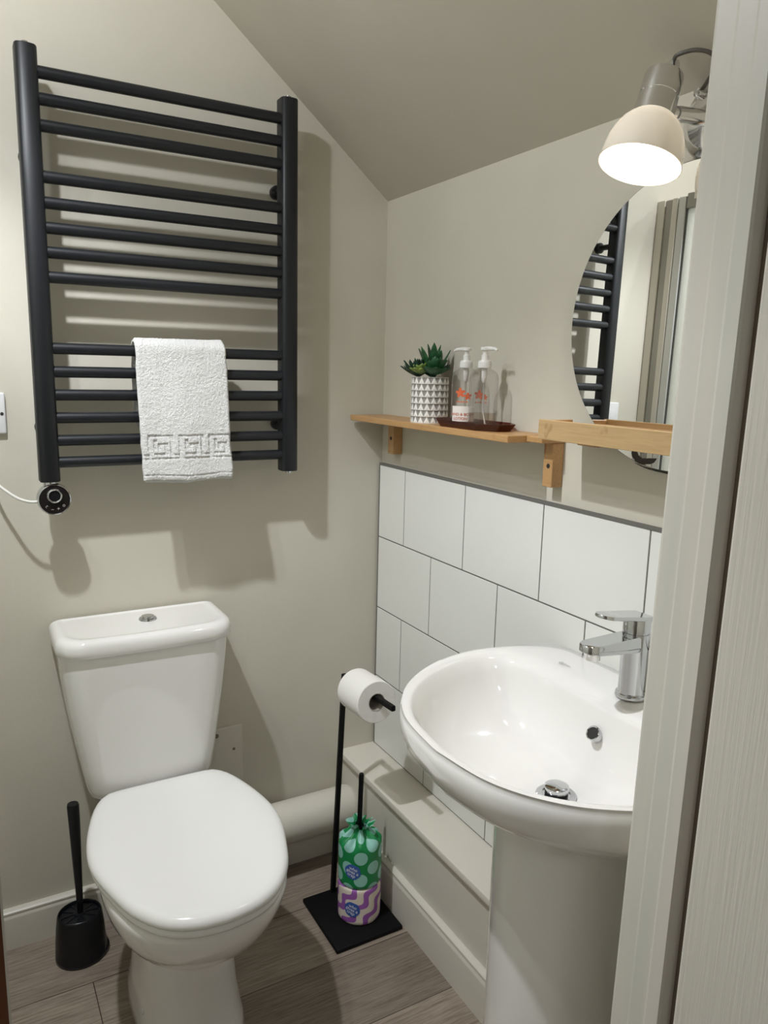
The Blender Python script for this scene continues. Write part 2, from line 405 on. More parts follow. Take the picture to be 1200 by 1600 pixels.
post_box('wall_profile', -0.001, -0.030, M_TRIM)
post_box('frame_channel', -0.0302, -0.060, M_GREY, -0.004, 0.003)
post_box('door_stile', -0.0602, -0.0815, M_TRIM, 0.003)
post_box('seal', -0.0817, -0.0840, M_DKGREY, -0.003, 0.0003)
post_box('door_stile', -0.0842, -0.1110, M_PANEL_FR, 0.002)
post_box('seal', -0.1112, -0.1170, M_DKGREY, -0.003, 0.0005)
G().box((SX-0.022, -1.255, 0.098), (SX-0.006, -0.1172, 1.915)).make('panel', M_PANEL, sh)
G().box((SX-0.030, -1.255, 1.9155), (SX+0.006, -0.1172, 1.962), 0, 0.003).make('header_rail', M_GREY, sh)
G().box((SX-0.060, -1.275, 0.0), (SX+0.010, -0.020, 0.0975), 0, 0.006, 3).make('tray_edge', M_PLASTIC, sh, smooth=True)
G().box((SX-0.030, -1.285, 0.098), (SX+0.002, -1.2555, 1.962), 0, 0.002).make('end_stile', M_TRIM, sh)

# ------------------------------------------------------------------ towel rail
RY = -0.080
tr = empty('towel_rail', (-0.57, 0, 1.118), 'matt black ladder towel rail heater on the back wall', 'towel rail')
def post(xin, sgn):
    # D section post; xin = inner face x, sgn = +1 when the post lies to the right
    w = 0.0405
    prof = [(0, -0.062), (w, -0.062), (w, -0.086), (w*0.96, -0.0915), (w*0.87, -0.0950), (w*0.70, -0.0968), (w*0.5, -0.0974), (w*0.30, -0.0968), (w*0.13, -0.0950), (w*0.04, -0.0915), (0, -0.086)]
    rings = []
    for z, k in ((1.1195, 0.94), (1.1215, 1.0), (1.9605, 1.0), (1.9625, 0.94)):
        rings.append([(xin+sgn*(w/2+(x-w/2)*k), -0.08+(y+0.08)*k, z) for x, y in prof])
    return G().loft(rings, 0, True, True)
post(-0.8185, -1).make('post', M_BLACK, tr, smooth=True, sharp=50)
post(-0.3190, 1).make('post', M_BLACK, tr, smooth=True, sharp=50)
BZ = [1.9190, 1.8710, 1.8225, 1.7280, 1.6795, 1.6320, 1.5848, 1.5368, 1.3954, 1.3480, 1.3005, 1.2530, 1.2055, 1.1595]
bars = []
for i, z in enumerate(BZ):
    bars.append(G().lathe([(0.0118, 0), (0.0118, 0.5035)], (-0.8205, -0.079, z), (1, 0, 0), 24, 0, True, True).make('bar', M_BLACK, tr, smooth=True))
for x in (-0.8400, -0.2985):
    for z in (1.776, 1.229):
        G().lathe([(0.016, 0), (0.016, 0.012), (0.0085, 0.016), (0.0085, 0.056), (0.012, 0.058), (0.012, 0.064)], (x, -0.0005, z), (0, -1, 0), 24, 0, True, True).make('wall_bracket', M_BLACK, tr, smooth=True)
for x, z, s in ((-0.2985, 1.9625, 1), (-0.8388, 1.9625, 1), (-0.2985, 1.1195, -1)):
    G().lathe([(0.010, 0), (0.010, 0.002), (0.0065, 0.003), (0.0065, 0.006), (0, 0.007)], (x, -0.079, z), (0, 0, s), 20).make('vent_cap', M_CHROME, tr, smooth=True)
# heating element controller: a part of the rail
cx, cz = -0.8332, 1.0825; n_ = Vector((0.0, -1, 0.0))
g = G().lathe([(0.0135, 0), (0.0135, 0.020), (0.012, 0.021), (0.012, 0.030)], (-0.8388, -0.079, 1.1195), (0, 0, -1), 24)
neck = g.make('controller_neck', M_CHROME, tr, smooth=True)
g = G().lathe([(0.0, 0.0), (0.029, 0.0), (0.0335, 0.004), (0.0335, 0.026), (0.0325, 0.0285), (0.0305, 0.0292), (0.0300, 0.0280)], (cx, -0.066, cz), n_, 56)
ctl = g.make('controller', M_CHROME, tr, smooth=True)
G().lathe([(0.0302, 0.0278), (0.0, 0.0278)], (cx, -0.066, cz), n_, 48).make('face_plate', mat('glossy black glass', srgb(30, 27, 27), 0.08), ctl, smooth=True)
g = G().lathe([(0.0150, 0.0), (0.0152, 0.006), (0.0135, 0.0078), (0.0118, 0.0066), (0.0112, 0.0)], (cx, -0.0938, cz+0.0085), n_, 40)
g.make('knob_ring', M_CHROME, ctl, smooth=True)
G().lathe([(0.0112, 0.0), (0.0112, 0.004), (0.0, 0.0045)], (cx, -0.0938, cz+0.0085), n_, 32).make('knob', M_BLKPL, ctl, smooth=True)
g = G(); fm = lambda dx, dz: (lambda x, y: (cx+dx+x, -0.0947, cz+dz+y))
for s_, dx, dz, sz in (('\u2013', -0.005, -0.0205, 0.010), ('+', 0.0065, -0.0200, 0.011)):
    text_geo(g, s_, sz, fm(dx, dz))
def ring2d(g, c, r0, r1, a0, a1, n=20, y=-0.0947):
    v = []
    for k in range(n+1):
        a = a0+(a1-a0)*k/n; v += [(c[0]+r0*math.cos(a), y, c[1]+r0*math.sin(a)), (c[0]+r1*math.cos(a), y, c[1]+r1*math.sin(a))]
    g.add(v, [(2*k, 2*k+1, 2*k+3, 2*k+2) for k in range(n)])
ring2d(g, (cx+0.0175, cz-0.0135), 0.0020, 0.0026, PI/2+0.6, 2.5*PI-0.6)
g.add([(cx+0.0172, -0.0947, cz-0.0135), (cx+0.0178, -0.0947, cz-0.0135), (cx+0.0178, -0.0947, cz-0.0105), (cx+0.0172, -0.0947, cz-0.0105)], [(0, 1, 2, 3)])
ring2d(g, (cx-0.0155, cz-0.0150), 0.0018, 0.0024, 0.3, 4.4)
g.add([(cx-0.0165, -0.0947, cz-0.0130), (cx-0.0140, -0.0947, cz-0.0128), (cx-0.0152, -0.0947, cz-0.0112)], [(0, 1, 2)])
g.make('button_symbols', mat('pale grey print', srgb(205, 200, 195), 0.5), ctl)
# cord from controller to spur
g = G().tube(catmull([(cx-0.030, -0.078, cz-0.005), (cx-0.045, -0.076, cz-0.005), (cx-0.065, -0.068, cz+0.001), (cx-0.085, -0.052, cz+0.014), (cx-0.105, -0.034, cz+0.034), (cx-0.122, -0.018, cz+0.075), (cx-0.126, -0.012, cz+0.115), (cx-0.124, -0.009, cz+0.137)], 8), 0.0032, 12)
g.make('power_cord', M_CABLE, tr, smooth=True)

# ------------------------------------------------------------------ hand towel
M_TOWEL = mat('white terry cloth', srgb(247, 246, 243), 0.95)
t = NT(M_TOWEL); v_ = t.coord(); nn = t.noise(v_, 260, 3, 0.7); n3 = t.noise(v_, 620, 2)
t.bump(t.m_('ADD', nn, n3), 1.0, 0.0045)
t.b.inputs['Sheen Weight'].default_value = 0.3
def key_pattern(u, w):
    """1 inside a sunken groove of the Greek key border; u along width (m), w height above border base (0..1 of border)"""
    P = 0.0665; q = (u-0.010) % P; q = q/P*10; r = w*10
    def seg(x0, y0, x1, y1, t=0.55):
        return min(x0, x1)-t < q < max(x0, x1)+t and min(y0, y1)-t < r < max(y0, y1)+t
    S = [(0.9, 0.2, 0.9, 9.3), (0.9, 9.3, 8.2, 9.3), (8.2, 9.3, 8.2, 1.2), (8.2, 1.2, 10, 1.2), (0, 1.2, 0.2, 1.2), (2.8, 1.4, 6.3, 1.4), (6.3, 1.4, 6.3, 5.6), (6.3, 5.6, 4.1, 5.6), (4.1, 5.6, 4.1, 3.9), (2.9, 7.2, 2.9, 3.7)]
    return 1.0 if any(seg(*s) for s in S) else 0.0
def towel_layer(g, xa, xb, zbot_f, zbot_b, rad, thick, border=True, nz=150, nx=110, seed=0, skew=0.0):
    """cloth folded over bar 9: front flap, over the bar, back flap; closed shell"""
    zc, yc = BZ[8], -0.079
    path = []
    L1 = zc-zbot_f; L2 = zc-zbot_b
    for i in range(nz+1): path.append(('f', zbot_f+L1*i/nz))
    na = 16
    for i in range(1, na): path.append(('a', PI*i/na))
    nb = 30
    for i in range(nb+1): path.append(('b', zc-L2*i/nb))
    def pt(s, x, side):
        k, val = s; r = rad+(thick if side else 0)
        if k == 'f': return Vector((x, yc-r, val)), Vector((0, -1, 0))
        if k == 'a': return Vector((x, yc-r*math.cos(val), zc+r*math.sin(val))), Vector((0, -math.cos(val), math.sin(val)))
        return Vector((x, yc+r, val)), Vector((0, 1, 0))
    grids = []
    for side in (1, 0):
        grid = []
        for s in path:
            rowp = []
            for j in range(nx+1):
                uu = j/nx; x = xa+(xb-xa)*uu
                p, n = pt(s, x, side)
                k, val = s
                if side:
                    h = 0.0014*noise.noise(Vector((x*30, val*30, seed)))+0.0011*noise.noise(Vector((x*210, val*170, seed)))+0.0030*noise.noise(Vector((x*9+3, val*7, seed)))
                    if k == 'f':
                        zr = val-zbot_f
                        d = min(1, zr/0.012); h += -0.003*(1-d)**2
                        if border and 0.050 < zr < 0.100:
                            h += -0.0026*key_pattern(x-xa, (zr-0.050)/0.050)
                        if border and (abs(zr-0.0475) < 0.0022): h += -0.0022
                        if border and (abs(zr-0.0105) < 0.0012): h += -0.0018
                        # soft hanging folds
                        h += 0.0035*math.sin(x*55+1.0)*max(0, 1-(val-zbot_f)/0.3)*0.6
                    e = min(uu, 1-uu)*(xb-xa); 
                    h += -0.0045*max(0, 1-e/0.006)**2
                    p = p+n*h
                # sideways drift and edge irregularity
                dz = (BZ[8]-p.z)
                if k == 'f': p.y -= 0.028*max(0, dz/0.28)**1.3
                p.x += skew*dz + 0.0016*noise.noise(Vector((p.z*38, uu*2, seed+5)))*(1 if uu < .1 or uu > .9 else 0)
                p.x += (0.5-uu)*0.012*max(0, min(1, dz/0.03-0.2))*(-0.2)
                if k == 'f' and val < zbot_f+0.02: p.z += 0.0022*math.sin(uu*7+seed)+0.002*noise.noise(Vector((x*40, seed, 0)))
                rowp.append(p)
            grid.append(rowp)
        grids.append(grid)
    A, B = grids; m = len(path); n1 = nx+1
    v = [p for r in A for p in r]+[p for r in B for p in r]; off = m*n1; f = []
    for i in range(m-1):
        for j in range(nx):
            a = i*n1+j; f.append((a, a+1, a+1+n1, a+n1)); b = a+off; f.append((b, b+n1, b+1+n1, b+1))
    for i in range(m-1):
        for j in (0, nx):
            a = i*n1+j; q = (a, a+n1, a+n1+off, a+off); f.append(q if j == 0 else q[::-1])
    for j in range(nx):
        for i in (0, m-1):
            a = i*n1+j; q = (a, a+off, a+1+off, a+1); f.append(q if i == 0 else q[::-1])
    g.add(v, f)
tw = empty('hand_towel', (-0.55, -0.1, 1.11), 'folded white terry hand towel with Greek key border over the black rail', 'towel')
g = G(); towel_layer(g, -0.6580, -0.4600, 1.1170, 1.2350, 0.0205, 0.0085, True, 170, 130, 1, 0.012)
g.make('outer_fold', M_TOWEL, tw, smooth=True, sharp=80)
g = G(); towel_layer(g, -0.6530, -0.4590, 1.1115, 1.2300, 0.0125, 0.0075, False, 60, 40, 2, 0.012)
g.make('inner_fold', M_TOWEL, tw, smooth=True, sharp=80)

# ------------------------------------------------------------------ toilet
TX = -0.662; TB = -0.653
to = empty('toilet', (TX, -0.35, 0), 'white ceramic close-coupled toilet with closed lid', 'toilet')
def rrect(cx, x0h, yb, yf, z, r, rb=0.012, n=8, bow=0.0):
    """rounded rectangle ring, wall side at yb, front at yf, half width x0h, front radius r, front bowed by bow"""
    pts = []
    for (qx, qy, a0, rr) in ((cx+x0h-r, yf+r, -PI/2, r), (cx+x0h-rb, yb-rb, 0, rb), (cx-x0h+rb, yb-rb, PI/2, rb), (cx-x0h+r, yf+r, PI, r)):
        for k in range(n+1):
            a = a0+PI/2*k/n; pts.append((qx+rr*math.cos(a), qy+rr*math.sin(a), z))
    # extra points across the front for the bow
    a, b = pts[-1], pts[0]; m = 10
    for k in range(1, m): pts.append((a[0]+(b[0]-a[0])*k/m, a[1], z))
    out = []
    for x, y, zz_ in pts:
        w = max(0, 1-((x-cx)/x0h)**2)
        if y < (yb+yf)/2: y -= bow*w
        out.append((x, y, zz_))
    return out
g = G(); rings = []
for z, hw, yf, r in ((0.4030, 0.105, -0.135, 0.03), (0.4050, 0.125, -0.155, 0.035), (0.412, 0.136, -0.164, 0.038), (0.43, 0.1415, -0.168, 0.040), (0.48, 0.1500, -0.171, 0.042), (0.55, 0.1610, -0.173, 0.045), (0.62, 0.1710, -0.175, 0.047), (0.69, 0.1790, -0.176, 0.048), (0.74, 0.1825, -0.177, 0.048), (0.752, 0.183, -0.177, 0.048)):
    rings.append(rrect(TX, hw, -0.012, yf, z, r, bow=0.012))
g.loft(rings, 0, True, True); g.make('cistern', M_CER, to, smooth=True, sharp=60)
g = G(); rings = []
for z, d in ((0.7525, -0.001), (0.7535, 0.0050), (0.757, 0.0075), (0.768, 0.0085), (0.778, 0.0075), (0.786, 0.0040), (0.7905, -0.0020), (0.7920, -0.0085), (0.7905, -0.016), (0.7890, -0.022), (0.7888, -0.03)):
    rings.append(rrect(TX, 0.184+d, -0.008-max(0, -d)*0.3, -0.178-d, z, 0.05+d*0.4, bow=0.012))
g.loft(rings, 0, True, True); clid = g.make('cistern_lid', M_CER, to, smooth=True, sharp=60)
fb = G().lathe([(0.0205, 0), (0.0205, 0.002), (0.019, 0.0045), (0.0165, 0.0048), (0.0155, 0.004), (0.0155, 0.006), (0.014, 0.009), (0.009, 0.0105), (0, 0.011)], (-0.648, -0.082, 0.7886), (0, 0, 1), 40).make('flush_button', M_CHROME, to, smooth=True)

def seat_ring(z, s=1.0, dy=0.0, n=72):
    ctl = [(0.0, -0.184), (0.09, -0.186), (0.122, -0.192), (0.149, -0.226), (0.172, -0.292), (0.188, -0.37), (0.189, -0.44), (0.170, -0.52), (0.145, -0.59), (0.105, -0.645), (0.055, -0.673), (0.0, -0.681)]
    half = catmull(ctl, 6); full = half+[(-x, y) for x, y in half[-2:0:-1]]
    pts = resample([(x, y, 0) for x, y in full], n)
    cy_ = -0.43
    return [Vector((TB+p.x*s, cy_+dy+(p.y-cy_)*s, z)) for p in pts]
def inset(ring, d):
    c = Vector((TB, -0.43, ring[0].z)); out = []
    for p in ring:
        v = p-c; L = v.length; out.append(c+v*max(0.0, (L-d)/L))
    return out
def dome(ring, amt):
    return ring
base = seat_ring(0)
g = G(); rings = []
for dz, ins in ((0.0, 0.006), (0.001, 0.002), (0.005, 0.0), (0.011, 0.0006), (0.0165, 0.0035), (0.0205, 0.009), (0.0228, 0.018), (0.0240, 0.035), (0.0248, 0.06), (0.0253, 0.10), (0.0255, 0.14)):
    rings.append([Vector((p.x, p.y, 0.4220+dz)) for p in inset(base, ins)])
g.loft(rings, 0, True, True); g.make('seat_lid', M_LID, to, smooth=True, sharp=70)
g = G(); rings = []
for dz, ins in ((0.0, 0.012), (0.001, 0.006), (0.006, 0.004), (0.014, 0.004), (0.0165, 0.008)):
    rings.append([Vector((p.x, p.y, 0.4040+dz)) for p in inset(base, ins)])
g.loft(rings, 0, True, True); g.make('seat', M_LID, to, smooth=True, sharp=70)
for s in (-1, 1):
    G().lathe([(0.007, 0), (0.007, 0.036), (0.006, 0.038), (0, 0.038)], (TB+s*0.075-0.019, -0.196, 0.420), (1, 0, 0), 20, 0, True).make('hinge', M_CHROME, to, smooth=True)
# bowl and foot
def bowl_ring(z, hw, yf, yb, e=2.3, n=72, wb=0.7):
    pts = []; cy_ = (yf+yb)/2; hl = (yb-yf)/2
    for k in range(n):
        a = 2*PI*k/n; c_, s_ = math.cos(a), math.sin(a)
        x = math.copysign(abs(c_)**(2/e), c_); y = math.copysign(abs(s_)**(2/e), s_)
        w = 1.0
        if y > 0: w = 1-(1-wb)*y*y
        pts.append((TB+hw*x*w, cy_+hl*y, z))
    return pts
g = G()
rings = [bowl_ring(z, hw, yf, yb, e, wb=wb) for z, hw, yf, yb, e, wb in (
    (0.4035, 0.150, -0.640, -0.205, 2.3, 0.85), (0.4030, 0.168, -0.658, -0.200, 2.3, 0.85), (0.398, 0.1735, -0.665, -0.198, 2.3, 0.85), (0.388, 0.175, -0.667, -0.197, 2.3, 0.84), (0.365, 0.1725, -0.662, -0.196, 2.25, 0.83), (0.335, 0.165, -0.648, -0.195, 2.2, 0.82),
    (0.300, 0.151, -0.622, -0.193, 2.2, 0.8), (0.268, 0.134, -0.588, -0.190, 2.2, 0.78), (0.240, 0.116, -0.550, -0.187, 2.2, 0.78), (0.222, 0.104, -0.524, -0.185, 2.2, 0.8), (0.214, 0.098, -0.512, -0.183, 2.2, 0.82), (0.209, 0.0945, -0.506, -0.182, 2.2, 0.84),
    (0.205, 0.0955, -0.508, -0.180, 2.3, 0.88), (0.195, 0.0965, -0.510, -0.175, 2.4, 0.9), (0.160, 0.0955, -0.508, -0.170, 2.5, 0.9), (0.110, 0.0965, -0.509, -0.165, 2.6, 0.92), (0.060, 0.1010, -0.515, -0.160, 2.6, 0.95), (0.020, 0.1075, -0.525, -0.155, 2.7, 0.98), (0.004, 0.1100, -0.530, -0.155, 2.7, 1.0), (0.0, 0.1085, -0.528, -0.155, 2.7, 1.0))]
g.loft(rings, 0, True, True); g.make('bowl', M_CER, to, smooth=True, sharp=75)
g = G(); rings = [rrect(TX, hw, yb, yf, z, 0.03, 0.02) for z, hw, yf, yb in ((0.4032, 0.098, -0.30, -0.02), (0.402, 0.106, -0.30, -0.012), (0.36, 0.104, -0.30, -0.012), (0.28, 0.092, -0.28, -0.03), (0.22, 0.08, -0.25, -0.06))]
g.loft(rings, 0, True, True); g.make('cistern_shelf', M_CER, to, smooth=True, sharp=60)
G().lathe([(0.007, 0), (0.0065, 0.003), (0.004, 0.0045), (0, 0.005)], (TB-0.097, -0.40, 0.055), (-1, 0, 0.15), 16).make('fixing_cap', M_PLASTIC, to, smooth=True)

# ------------------------------------------------------------------ toilet brush
BX, BY = -0.832, -0.108
tb = empty('toilet_brush', (BX, BY, 0), 'black toilet brush standing in its holder on the floor left of the toilet', 'toilet brush')
g = G(); n = 48; rings = []
def brush_ring(z, r, ex=0.0, tilt=0.0):
    return [(BX+r*math.cos(a)+(ex*max(0, math.cos(a-0.15))**3), BY+0.92*r*math.sin(a), z+tilt*math.cos(a)) for a in [2*PI*k/n for k in range(n)]]
for z, r, ex in ((0.0, 0.054, 0.004), (0.002, 0.0565, 0.006), (0.010, 0.057, 0.006), (0.011, 0.0565, 0.002), (0.04, 0.0555, 0.0), (0.08, 0.0525, 0), (0.108, 0.0490, 0), (0.1125, 0.0475, 0), (0.1135, 0.0455, 0), (0.1115, 0.0440, 0), (0.105, 0.0430, 0), (0.104, 0.034, 0)):
    rings.append(brush_ring(z, r, ex))
g.loft(rings, 0, True, True); g.make('holder', M_BLKPL, tb, smooth=True, sharp=50)
g = G().lathe([(0.0400, 0.1045), (0.0400, 0.1062), (0.0130, 0.1085), (0.0125, 0.1110), (0.0100, 0.1115)], (BX, BY, 0), (0, 0, 1), 48, 0, True, True)
for k in range(10):
    a = 2*PI*k/10; d = Vector((math.cos(a), 0.92*math.sin(a), 0)); s = Vector((-math.sin(a), math.cos(a), 0))*0.0016
    P0 = Vector((BX, BY, 0.1055))+d*0.013; P1 = Vector((BX, BY, 0.1050))+d*0.0405; up_ = Vector((0, 0, 0.0045))
    g.add([P0-s, P0+s, P1+s, P1-s, P0-s+up_, P0+s+up_, P1+s+up_*0.7, P1-s+up_*0.7], [(4,5,6,7), (0,1,5,4), (1,2,6,5), (2,3,7,6), (3,0,4,7)])
g.make('lid', M_BLKPL, tb, smooth=True, sharp=40)
g = G().tube([(BX+0.002, BY, 0.107), (BX+0.002, BY, 0.16), (BX+0.001, BY, 0.24), (BX, BY, 0.34), (BX-0.001, BY, 0.383), (BX-0.001, BY, 0.3875)], [0.0068, 0.0078, 0.0100, 0.0125, 0.0132, 0.0118], 24)
g.make('handle', M_BLKPL, tb, smooth=True, sharp=50)

# ------------------------------------------------------------------ roll stand
ST = empty('toilet_roll_stand', (-0.21, -0.29, 0), 'black square-based toilet roll stand with arm and spare post', 'roll stand')
G().box((-0.3030, -0.3915, 0.0), (-0.1215, -0.186, 0.0115), 0, 0.003, 3).make('base_plate', M_BLKM, ST, smooth=True, sharp=40)
PBx, PTx, PY = -0.2210, -0.1960, -0.197
def bar_sq(g, a, b, hx, hy):
    a, b = Vector(a), Vector(b); d = (b-a).normalized()
    s = Vector((1, 0, 0)) if abs(d.x) < 0.5 else Vector((0, 1, 0)); s = (s-d*s.dot(d)).normalized(); u_ = d.cross(s)
    def rg(p, k): 
        c = 0.0015*k
        return [p+s*x+u_*y for x, y in ((-hx*k+c, -hy*k), (hx*k-c, -hy*k), (hx*k, -hy*k+c), (hx*k, hy*k-c), (hx*k-c, hy*k), (-hx*k+c, hy*k), (-hx*k, hy*k-c), (-hx*k, -hy*k+c))]
    g.loft([rg(a, 0.9), rg(a+d*0.001, 1), rg(b-d*0.001, 1), rg(b, 0.9)], 0, True, True); return g
ZA = 0.6080
bar_sq(G(), (PBx, PY, 0.0115), (PTx, PY, ZA+0.006), 0.006, 0.006).make('pole', M_BLKM, ST)
bar_sq(G(), (PTx, PY-0.006, ZA), (PTx-0.002, -0.447, ZA+0.018), 0.0055, 0.0065).make('arm', M_BLKM, ST)
G().lathe([(0.0062, 0), (0.0062, 0.372), (0.0055, 0.3765), (0.003, 0.3785), (0, 0.379)], (-0.2000, -0.290, 0.0115), (0.022, 0, 1), 20, 0, True).make('spare_post', M_BLKM, ST, smooth=True)
# roll in use, hangs on the arm
axd = Vector((-0.002, -0.25, 0.018)).normalized()
rc = Vector((PTx-0.0005, -0.262, ZA-0.0065)); rr_ = 0.0505; rl = 0.107
g = G().lathe([(0.0205, 0.0), (rr_-0.002, 0.0), (rr_, 0.002), (rr_, rl-0.002), (rr_-0.002, rl), (0.0212, rl), (0.0212, 0.0)], rc, axd, 56)
a = G()
ro = empty('toilet_roll', tuple(rc), 'white toilet roll in use on the arm of the black stand', 'toilet roll')
g.make('paper', M_PAPER, ro, smooth=True, sharp=40)
G().lathe([(0.0211, 0.001), (0.0211, rl+0.0005), (0.0198, rl+0.0005), (0.0198, 0.001), (0.0211, 0.001)], rc, axd, 40).make('cardboard_core', M_CARD, ro, smooth=True, sharp=40)

# wrapped spare rolls
RX, RYc, RR = -0.1955, -0.297, 0.0540
def wrap_mat_dots():
    m = mat('green spotted wrapper', srgb(18, 136, 74), 0.42); t = NT(m)
    uv = t.n('ShaderNodeUVMap'); sp_ = t.n('ShaderNodeSeparateXYZ'); t.l(uv.outputs[0], sp_.inputs[0])
    A, B = 0.0679, 0.0590; R = 0.0172
    def lattice(ox, oy):
        fx = t.m_('MULTIPLY', t.m_('SUBTRACT', t.m_('FRACT', t.m_('ADD', t.m_('DIVIDE', sp_.outputs[0], A), ox)), 0.5), A)
        fy = t.m_('MULTIPLY', t.m_('SUBTRACT', t.m_('FRACT', t.m_('ADD', t.m_('DIVIDE', sp_.outputs[1], B), oy)), 0.5), B)
        d = t.m_('SQRT', t.m_('ADD', t.m_('MULTIPLY', fx, fx), t.m_('MULTIPLY', fy, fy)))
        return t.m_('LESS_THAN', d, R)
    fac = t.m_('MAXIMUM', lattice(0.10, 0.05), lattice(0.60, 0.55))
    t.l(t.mix(fac, srgb(18, 136, 74), srgb(150, 206, 192)), t.b.inputs['Base Color'])
    return m
def wrap_mat_waves():
    m = mat('purple wavy wrapper', srgb(232, 222, 206), 0.42); t = NT(m)
    uv = t.n('ShaderNodeUVMap'); sp_ = t.n('ShaderNodeSeparateXYZ'); t.l(uv.outputs[0], sp_.inputs[0])
    ca, sa = math.cos(0.90), math.sin(0.90)
    al = t.m_('ADD', t.m_('MULTIPLY', sp_.outputs[0], ca), t.m_('MULTIPLY', sp_.outputs[1], sa))
    ac = t.m_('SUBTRACT', t.m_('MULTIPLY', sp_.outputs[1], ca), t.m_('MULTIPLY', sp_.outputs[0], sa))
    wv = t.m_('MULTIPLY', t.m_('SINE', t.m_('MULTIPLY', al, 2*PI/0.050)), 0.0075)
    fr = t.m_('FRACT', t.m_('ADD', t.m_('DIVIDE', t.m_('ADD', ac, wv), 0.0385), 0.30))
    t.l(t.mix(t.m_('LESS_THAN', fr, 0.45), srgb(232, 222, 206), srgb(160, 96, 178)), t.b.inputs['Base Color'])
    return m
M_DOTS, M_WAVES = wrap_mat_dots(), wrap_mat_waves()
M_LOGO = mat('blue printed oval', srgb(60, 96, 172), 0.4); M_LOGOTX = mat('pale lettering', srgb(214, 216, 228), 0.45)
def wrapped(name, z0, h, m, label, crumple_top, rad=RR):
    root = empty(name, (RX, RYc, z0), label, 'toilet roll', 'wrapped toilet rolls on the stand')
    n = 96; rings = []; uvs = []
    prof = [(0.55, 0.001, -0.02), (0.90, 0.0, -0.006), (0.965, 0.0018, 0.0), (1.0, 0.006, 0.006)]
    prof += [(1.0, h*k/8, h*k/8) for k in range(1, 8)]
    if crumple_top: prof += [(1.0, h-0.010, h-0.010), (0.985, h-0.003, h-0.003), (0.94, h+0.003, h+0.004), (0.86, h+0.008, h+0.012), (0.74, h+0.013, h+0.020), (0.60, h+0.018, h+0.029), (0.46, h+0.023, h+0.037), (0.36, h+0.028, h+0.044), (0.36, h+0.035, h+0.052), (0.47, h+0.041, h+0.060), (0.55, h+0.044, h+0.065)]
    else: prof += [(1.0, h-0.006, h-0.006), (0.975, h-0.001, h-0.001), (0.93, h, h+0.003), (0.6, h-0.001, h+0.02)]
    for (s, z, vv) in prof:
        ring = []
        for k in range(n+1):
            a = -PI*0.5+2*PI*k/n-2.2
            r = rad*s
            if crumple_top and z > h-0.004:
                q = (z-h+0.004)/0.045
                r *= 1+min(0.28, q*0.45)*math.sin(a*9+1.3*math.sin(a*2))+0.10*min(1, q*2)*noise.noise(Vector((math.cos(a)*4, math.sin(a)*4, z*60)))
                zj = z+0.016*q*noise.noise(Vector((math.cos(a)*3+5, math.sin(a)*3, 2)))
            else:
                r *= 1+0.006*noise.noise(Vector((math.cos(a)*2.5, math.sin(a)*2.5, z*25))); zj = z
            ring.append((RX+0.022*(z0+z)*0+r*math.cos(a), RYc+r*math.sin(a), z0+zj))
            uvs.append((rad*2*PI*k/n, vv))
        rings.append(ring)
    g = G(); g.loft(rings, 0, False, False, closed=False, uvf=uvs)
    g.make('wrapper', m, root, smooth=True, sharp=70, uv=True)
    # oval sticker and lettering wrapped on the cylinder
    ang = -PI*0.5-0.82; zc_ = z0+h*0.46; Rl = rad+0.0009
    def mp_(x, y, rr=Rl): 
        a = ang+x/rad; return (RX+rr*math.cos(a), RYc+rr*math.sin(a), zc_+y)
    g = G(); tl = -0.30; ct, st = math.cos(tl), math.sin(tl); ax_, bx_ = 0.0205, 0.0200; vs = []; fs = []; nr = 6; na_ = 36
    vs.append(mp_(0, 0))
    for i in range(1, nr+1):
        for k in range(na_):
            th = 2*PI*k/na_; wob = 1+0.03*math.cos(6*th); x = ax_*i/nr*math.cos(th)*wob; y = bx_*i/nr*math.sin(th)*wob
            vs.append(mp_(x*ct-y*st, x*st+y*ct))
    for k in range(na_): fs.append((0, 1+k, 1+(k+1) % na_))
    for i in range(1, nr):
        for k in range(na_):
            a0 = 1+(i-1)*na_+k; a1 = 1+(i-1)*na_+(k+1) % na_; fs.append((a0, a0+na_, a1+na_, a1))
    g.add(vs, fs); lb = g.make('logo', M_LOGO, root, smooth=True)
    g = G()
    for i, s in enumerate(('who', 'gives a', 'crap')):
        oy = 0.0085-0.0088*i
        text_geo(g, s, 0.0118, lambda x, y, oy=oy: mp_(x*ct-(y+oy)*st, x*st+(y+oy)*ct, Rl+0.0005), 0, 0.0003)
    g.make('lettering', M_LOGOTX, lb)
    return root
wrapped('wrapped_toilet_roll', 0.0118, 0.098, M_WAVES, 'toilet roll in purple and cream wavy wrapper, bottom of the stacked pair', False)
wrapped('wrapped_toilet_roll', 0.1110, 0.107, M_DOTS, 'toilet roll in green wrapper with pale dots, on top of the purple one', True)

# ------------------------------------------------------------------ washbasin
SYC = -0.978
bs = empty('washbasin', (-0.2, SYC, 0), 'white ceramic pedestal washbasin below the round mirror', 'washbasin')
def outline(ctl, n):
    half = catmull(ctl, 8); full = [(x, y) for x, y in half]+[(x, -y) for x, y in half[-2:0:-1]]
    return [(p.x, p.y) for p in resample([(x, y, 0) for x, y in full], n)]
NB = 120
OUT = outline([(0.0, 0.0), (0.0, 0.12), (0.0, 0.198), (-0.012, 0.230), (-0.05, 0.258), (-0.11, 0.280), (-0.18, 0.290), (-0.25, 0.279), (-0.32, 0.247), (-0.385, 0.192), (-0.432, 0.108), (-0.448, 0.0)], NB)
INN = outline([(-0.118, 0.0), (-0.116, 0.07), (-0.114, 0.14), (-0.121, 0.20), (-0.150, 0.243), (-0.20, 0.256), (-0.26, 0.245), (-0.325, 0.213), (-0.380, 0.160), (-0.412, 0.095), (-0.425, 0.0)], NB)
